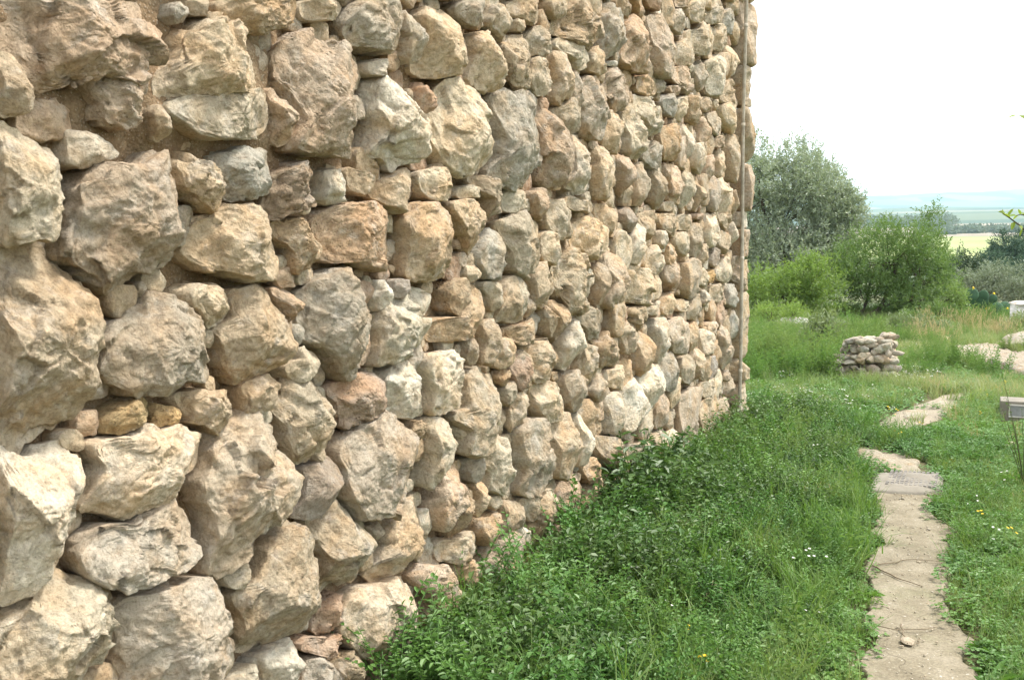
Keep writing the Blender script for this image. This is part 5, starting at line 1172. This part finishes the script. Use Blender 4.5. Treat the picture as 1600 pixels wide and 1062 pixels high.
for i, (x, y, d, rx, ry, lab) in enumerate(((1572, 392, 95, 26, 24, 'tallest dark pine with a rounded top on the right slope'), (1605, 388, 100, 24, 26, 'dark pine cut by the right edge of the view'), (1545, 418, 90, 26, 18, 'low dark pine left of the tall rounded one'), (1585, 425, 84, 34, 20, 'nearer blue green pine below the tall rounded one'), (1628, 428, 84, 30, 22, 'lower blue green pine beside the right edge'))):
    tree('pine_tree', lab, 'tree', (x, y + ry + 12), d, [px_lobe(x, y, d, rx, ry, 900), px_lobe(x - rx * .5, y + ry * .5, d - .5, rx * .6, ry * .6, 350), px_lobe(x + rx * .5, y + ry * .45, d - .5, rx * .6, ry * .6, 350)], (.30, .07), M['pine'], lambda b: [([b, A(x, y, d)], .22, .08)], 20 + i, 8, .5, 'pines on the right slope')

for nm, lab, px, dep, lb, leaf, mt, sd in (
    ('low_shrub', 'low rounded grey green shrub right of the ruined stone heap', (1440, 552), 20, [(1440, 528, 44, 24, 700), (1410, 522, 26, 22, 300), (1470, 530, 26, 20, 260)], (.08, .022), 'weed2', 41),
    ('weedy_bush', 'tall loose weedy bush left of the ruined stone heap', (1288, 585), 15, [(1288, 545, 22, 40, 420), (1302, 520, 12, 26, 160), (1272, 530, 14, 30, 180)], (.075, .02), 'weed2', 42),
    ('low_shrub', 'low dull green shrub at the right edge below the whitewashed wall', (1592, 540), 19, [(1592, 522, 24, 24, 420), (1615, 518, 22, 26, 300)], (.08, .022), 'weed2', 43),
    ('low_shrub', 'low bright shrub at the foot of the leafy shrub by the wall', (1215, 512), 22, [(1205, 496, 36, 16, 380), (1240, 492, 26, 16, 260)], (.06, .018), 'almond2', 44),
    ('low_shrub', 'low spreading shrub right of the leaning almond trunk', (1440, 512), 23, [(1440, 498, 36, 14, 360), (1470, 490, 26, 18, 260)], (.06, .018), 'almond', 45),
    ('leafy_shrub', 'light green bushy shrub filling the gap right of the almond tree', (1480, 505), 24, [(1478, 470, 30, 34, 420), (1492, 488, 24, 20, 220)], (.075, .022), 'almond', 46)):
    tree(nm, lab, 'shrub', px, dep, [px_lobe(a_, b_, dep, c_, d_, e_) for a_, b_, c_, d_, e_ in lb], leaf, M[mt], lambda b: [([b, A(lb[0][0], lb[0][1], dep)], .012, .006)], sd, 9, .8)

# prickly pear cactus
M['cactus'] = plain('cactus_skin', (.055, .115, .060), .6, .25, 5, .2, .01)
cb = along(1530, 505, 26); cact = tag(empty('prickly_pear_cactus', (cb[0], cb[1], gz1(cb[0], cb[1]))), 'dark green prickly pear cactus with flat oval pads and yellow flowers', 'cactus')
cr_ = np.random.default_rng(8)
def pad(x, y, hw, hh, lean, dep):
    bm = bmesh.new(); bmesh.ops.create_uvsphere(bm, u_segments=16, v_segments=10, radius=1.0)
    V = np.array([v.co[:] for v in bm.verts]); F = [[v.index for v in f.verts] for f in bm.faces]; bm.free()
    k = dep / 1555; V[:, 0] *= hw * k * (1 + .22 * V[:, 2]); V[:, 2] *= hh * k; V[:, 1] *= .035 * (1 + .6 * (1 - np.abs(V[:, 2] / (hh * k))))
    yaw = cr_.uniform(-.9, .9); ca, sa = math.cos(lean), math.sin(lean); V = np.stack([V[:, 0] * ca + V[:, 2] * sa, V[:, 1], -V[:, 0] * sa + V[:, 2] * ca], 1)
    ca, sa = math.cos(yaw), math.sin(yaw); V = np.stack([V[:, 0] * ca - V[:, 1] * sa, V[:, 0] * sa + V[:, 1] * ca, V[:, 2]], 1)
    c = along(x, y, dep); return V + c, F, c + np.array([math.sin(lean) * hh * k, 0, math.cos(lean) * hh * k])
for i, (x, y, hw, hh, ln) in enumerate(((1515, 493, 11, 13, -.1), (1538, 494, 11, 13, .1), (1560, 494, 10, 12, .2), (1505, 474, 9, 12, -.4), (1518, 463, 10, 13, .15), (1533, 473, 11, 13, .3), (1537, 464, 9, 11, -.2), (1549, 478, 9, 11, .4), (1558, 484, 9, 12, -.1), (1568, 481, 8, 11, .5), (1500, 465, 7, 10, -.6), (1527, 481, 10, 12, -.5), (1546, 490, 9, 10, .8), (1570, 492, 8, 10, .3), (1495, 486, 8, 10, -.7), (1551, 468, 7, 9, .2))):
    v, f, tip = pad(x, y, hw, hh, ln, 26 + cr_.uniform(-.5, .4)); po = mesh_obj('pad', v, f, M['cactus'], cact)
    if i % 3 == 1 or i == 15:
        vv_, ff_ = rock(tip, (.032, .032, .045), 700 + i, 2); mesh_obj('flower', vv_, ff_, M['yellow'], po)

# sapling just outside the right edge, a few leafy twigs reach into view
sb = along(1740, 900, 5.2); sap = tag(empty('sapling', (sb[0], sb[1], gz1(sb[0], sb[1]))), 'young tree whose thin twigs with yellow green leaves reach in at the right edge', 'tree')
S = lambda x, y, d=5.2: along(x, y, d)
base = np.array([sb[0], sb[1], gz1(sb[0], sb[1])])
tw_paths = [[S(1725, 300), S(1660, 215), S(1612, 182), S(1590, 180)], [S(1720, 430), S(1660, 395), S(1605, 362), S(1578, 340), S(1566, 333)], [S(1720, 420), S(1650, 352), S(1604, 335), S(1588, 337)], [S(1720, 260), S(1700, 120), S(1680, 20)], [S(1735, 300), S(1790, 180), S(1820, 60)], [S(1735, 420), S(1800, 330), S(1850, 280)]]
limbs(sap, [([base, S(1742, 600), S(1728, 400), S(1722, 250), S(1718, 120)], .028, .010)] + [(p_, .008, .0016) for p_ in tw_paths])
bg_ = Bag(); lr = np.random.default_rng(55)
for ti, p_ in enumerate(tw_paths):
    p_ = np.array(p_)
    for t in np.linspace(.3, 1, 16 if ti > 2 else 12):
        q = np.array([np.interp(t, np.linspace(0, 1, len(p_)), p_[:, i]) for i in range(3)])
        for _ in range(2 if ti > 2 else 1):
            d = lr.normal(0, 1, 3) * [1, 1, .7] + [0, 0, -.1]; v, f = leaf6(q, d, np.array([0, 0, 1.0]) + lr.normal(0, .4, 3), lr.uniform(.03, .055), lr.uniform(.016, .026)); bg_.add(v, f)
bg_.build('crown', leaf_material('sapling_leaf', (.20, .30, .04), (.34, .42, .08), .45, .5), sap, False)

# thin twiggy weed at the right edge
wb = on_ground(1600, 770); weed = tag(empty('twiggy_weed', (wb[0], wb[1], 0)), 'tall thin twiggy weed standing at the right edge of the grass', 'weed')
wr = np.random.default_rng(66); bs = Bag(); bl = Bag()
for i in range(13):
    a = wr.uniform(0, 6.28); H = wr.uniform(.45, .95); ln = wr.uniform(.1, .45); pts = [np.array([wb[0], wb[1], 0]) + np.array([math.cos(a) * ln * H * t ** 1.3, math.sin(a) * ln * H * t ** 1.3, H * t]) for t in np.linspace(0, 1, 6)]
    bs.add(*tube(pts, np.linspace(.0035, .001, 6), 4, False))
    for t in np.linspace(.25, 1, 22):
        q = pts[0] + np.array([math.cos(a) * ln * H * t ** 1.3, math.sin(a) * ln * H * t ** 1.3, H * t]); d = wr.normal(0, 1, 3) + [0, 0, .6]
        bl.add(*leaf6(q, d, np.array([0, 0, 1.0]) + wr.normal(0, .4, 3), wr.uniform(.012, .03), .006))
bs.build('stems', plain('weed_stem', (.10, .11, .05), .8, .2, 20, .2, .002), weed); bl.build('leaves', M['grass'], weed, False)

# twigs lying on the path
M['twig'] = plain('dry_twig', (.19, .15, .10), .9, .25, 60, .3, .002)
for pts, lab, r_ in (([(1363, 884), (1385, 895), (1405, 905), (1443, 917)], 'longest bent dry twig lying across the middle of the path', .0045), ([(1368, 883), (1400, 879), (1420, 874), (1478, 878)], 'thin straight dry twig lying just beyond the bent one', .003), ([(1357, 975), (1400, 985), (1450, 983), (1462, 980)], 'pale thin stalk lying across the near part of the path', .0025), ([(1408, 977), (1412, 992), (1417, 1006)], 'short dry twig pointing at the flat loose stone', .0028), ([(1436, 997), (1435, 1005), (1424, 1010)], 'tiny curled twig beside the flat loose stone', .0022)):
    q = [on_ground(x, y, .036) + np.array([0, 0, .004]) for x, y in pts]; t = np.linspace(0, 1, 14); q = np.stack([np.interp(t, np.linspace(0, 1, len(q)), np.array(q)[:, i]) for i in range(3)], 1)
    q[:, 0] += .004 * np.sin(t * 17 + len(lab)); v, f = tube(q, np.linspace(r_, r_ * .5, 14), 6); tag(mesh_obj('twig', v, f, M['twig']), lab, 'twig', 'twigs lying on the path')
# grit on the path
gr_ = np.random.default_rng(12); bg_ = Bag()
for i in range(420):
    y = gr_.uniform(2.2, 7.1); c_, h_ = path_c(y); x = c_ + gr_.normal(0, .6) * h_; r0 = gr_.uniform(.002, .007) * (1.8 if gr_.uniform() < .06 else 1)
    if abs(x - c_) > h_ * 1.05: continue
    v, f = rock((x, y, .032 + r0 * .3), (r0, r0 * gr_.uniform(.6, 1.2), r0 * .5), 5000 + i, 1, npl=4); bg_.add(v, f)
g_o = bg_.build('gravel', M['pale']); col_attr(g_o, (.50, .45, .36)); tag(g_o, 'fine pale grit scattered on the concrete path', 'gravel', kind='stuff')

# far wood and field trees on the slopes across the valley
fr2 = np.random.default_rng(91); lobes = []
for i in range(230):
    if i < 150: x = fr2.uniform(1300, 1490); y = fr2.uniform(352, 366); d = fr2.uniform(900, 1040)
    else: x = fr2.uniform(1440, 1640); y = fr2.uniform(363, 369); d = fr2.uniform(690, 760)
    c = along(x, y, d); z = gz1(c[0], c[1]); s = fr2.uniform(3.0, 6.5) if i < 150 else fr2.uniform(1.4, 2.6)
    lobes.append(((c[0], c[1], z + s * .7), (s * 1.1, s * 1.1, s), 40))
tw_ = crown_mesh('distant_wood', lobes, 2.2, 1.3, 4, leaf_material('far_wood_leaf', (.10, .135, .10), (.17, .21, .15), .15, .7), None, 77); tag(tw_, 'hazy far wood and field trees across the valley', 'wood', kind='stuff')

# ------------------------------------------------------------------ haze of the valley air
bm = bmesh.new(); bmesh.ops.create_cube(bm, size=1.0); me = bpy.data.meshes.new('haze'); bm.to_mesh(me); bm.free()
hz = bpy.data.objects.new('haze', me); COL.objects.link(hz); hz.scale = (19000, 19000, 560); hz.location = (2, 0, 560 / 2 - 120)
m = bpy.data.materials.new('haze_air'); m.use_nodes = True; n = m.node_tree; n.nodes.clear(); o_ = n.nodes.new('ShaderNodeOutputMaterial'); pv = n.nodes.new('ShaderNodeVolumePrincipled')
pv.inputs['Color'].default_value = (.62, .87, 1.0, 1); pv.inputs['Density'].default_value = 1.6e-4; pv.inputs['Anisotropy'].default_value = .2
n.links.new(pv.outputs[0], o_.inputs['Volume']); me.materials.append(m); tag(hz, kind='stuff')
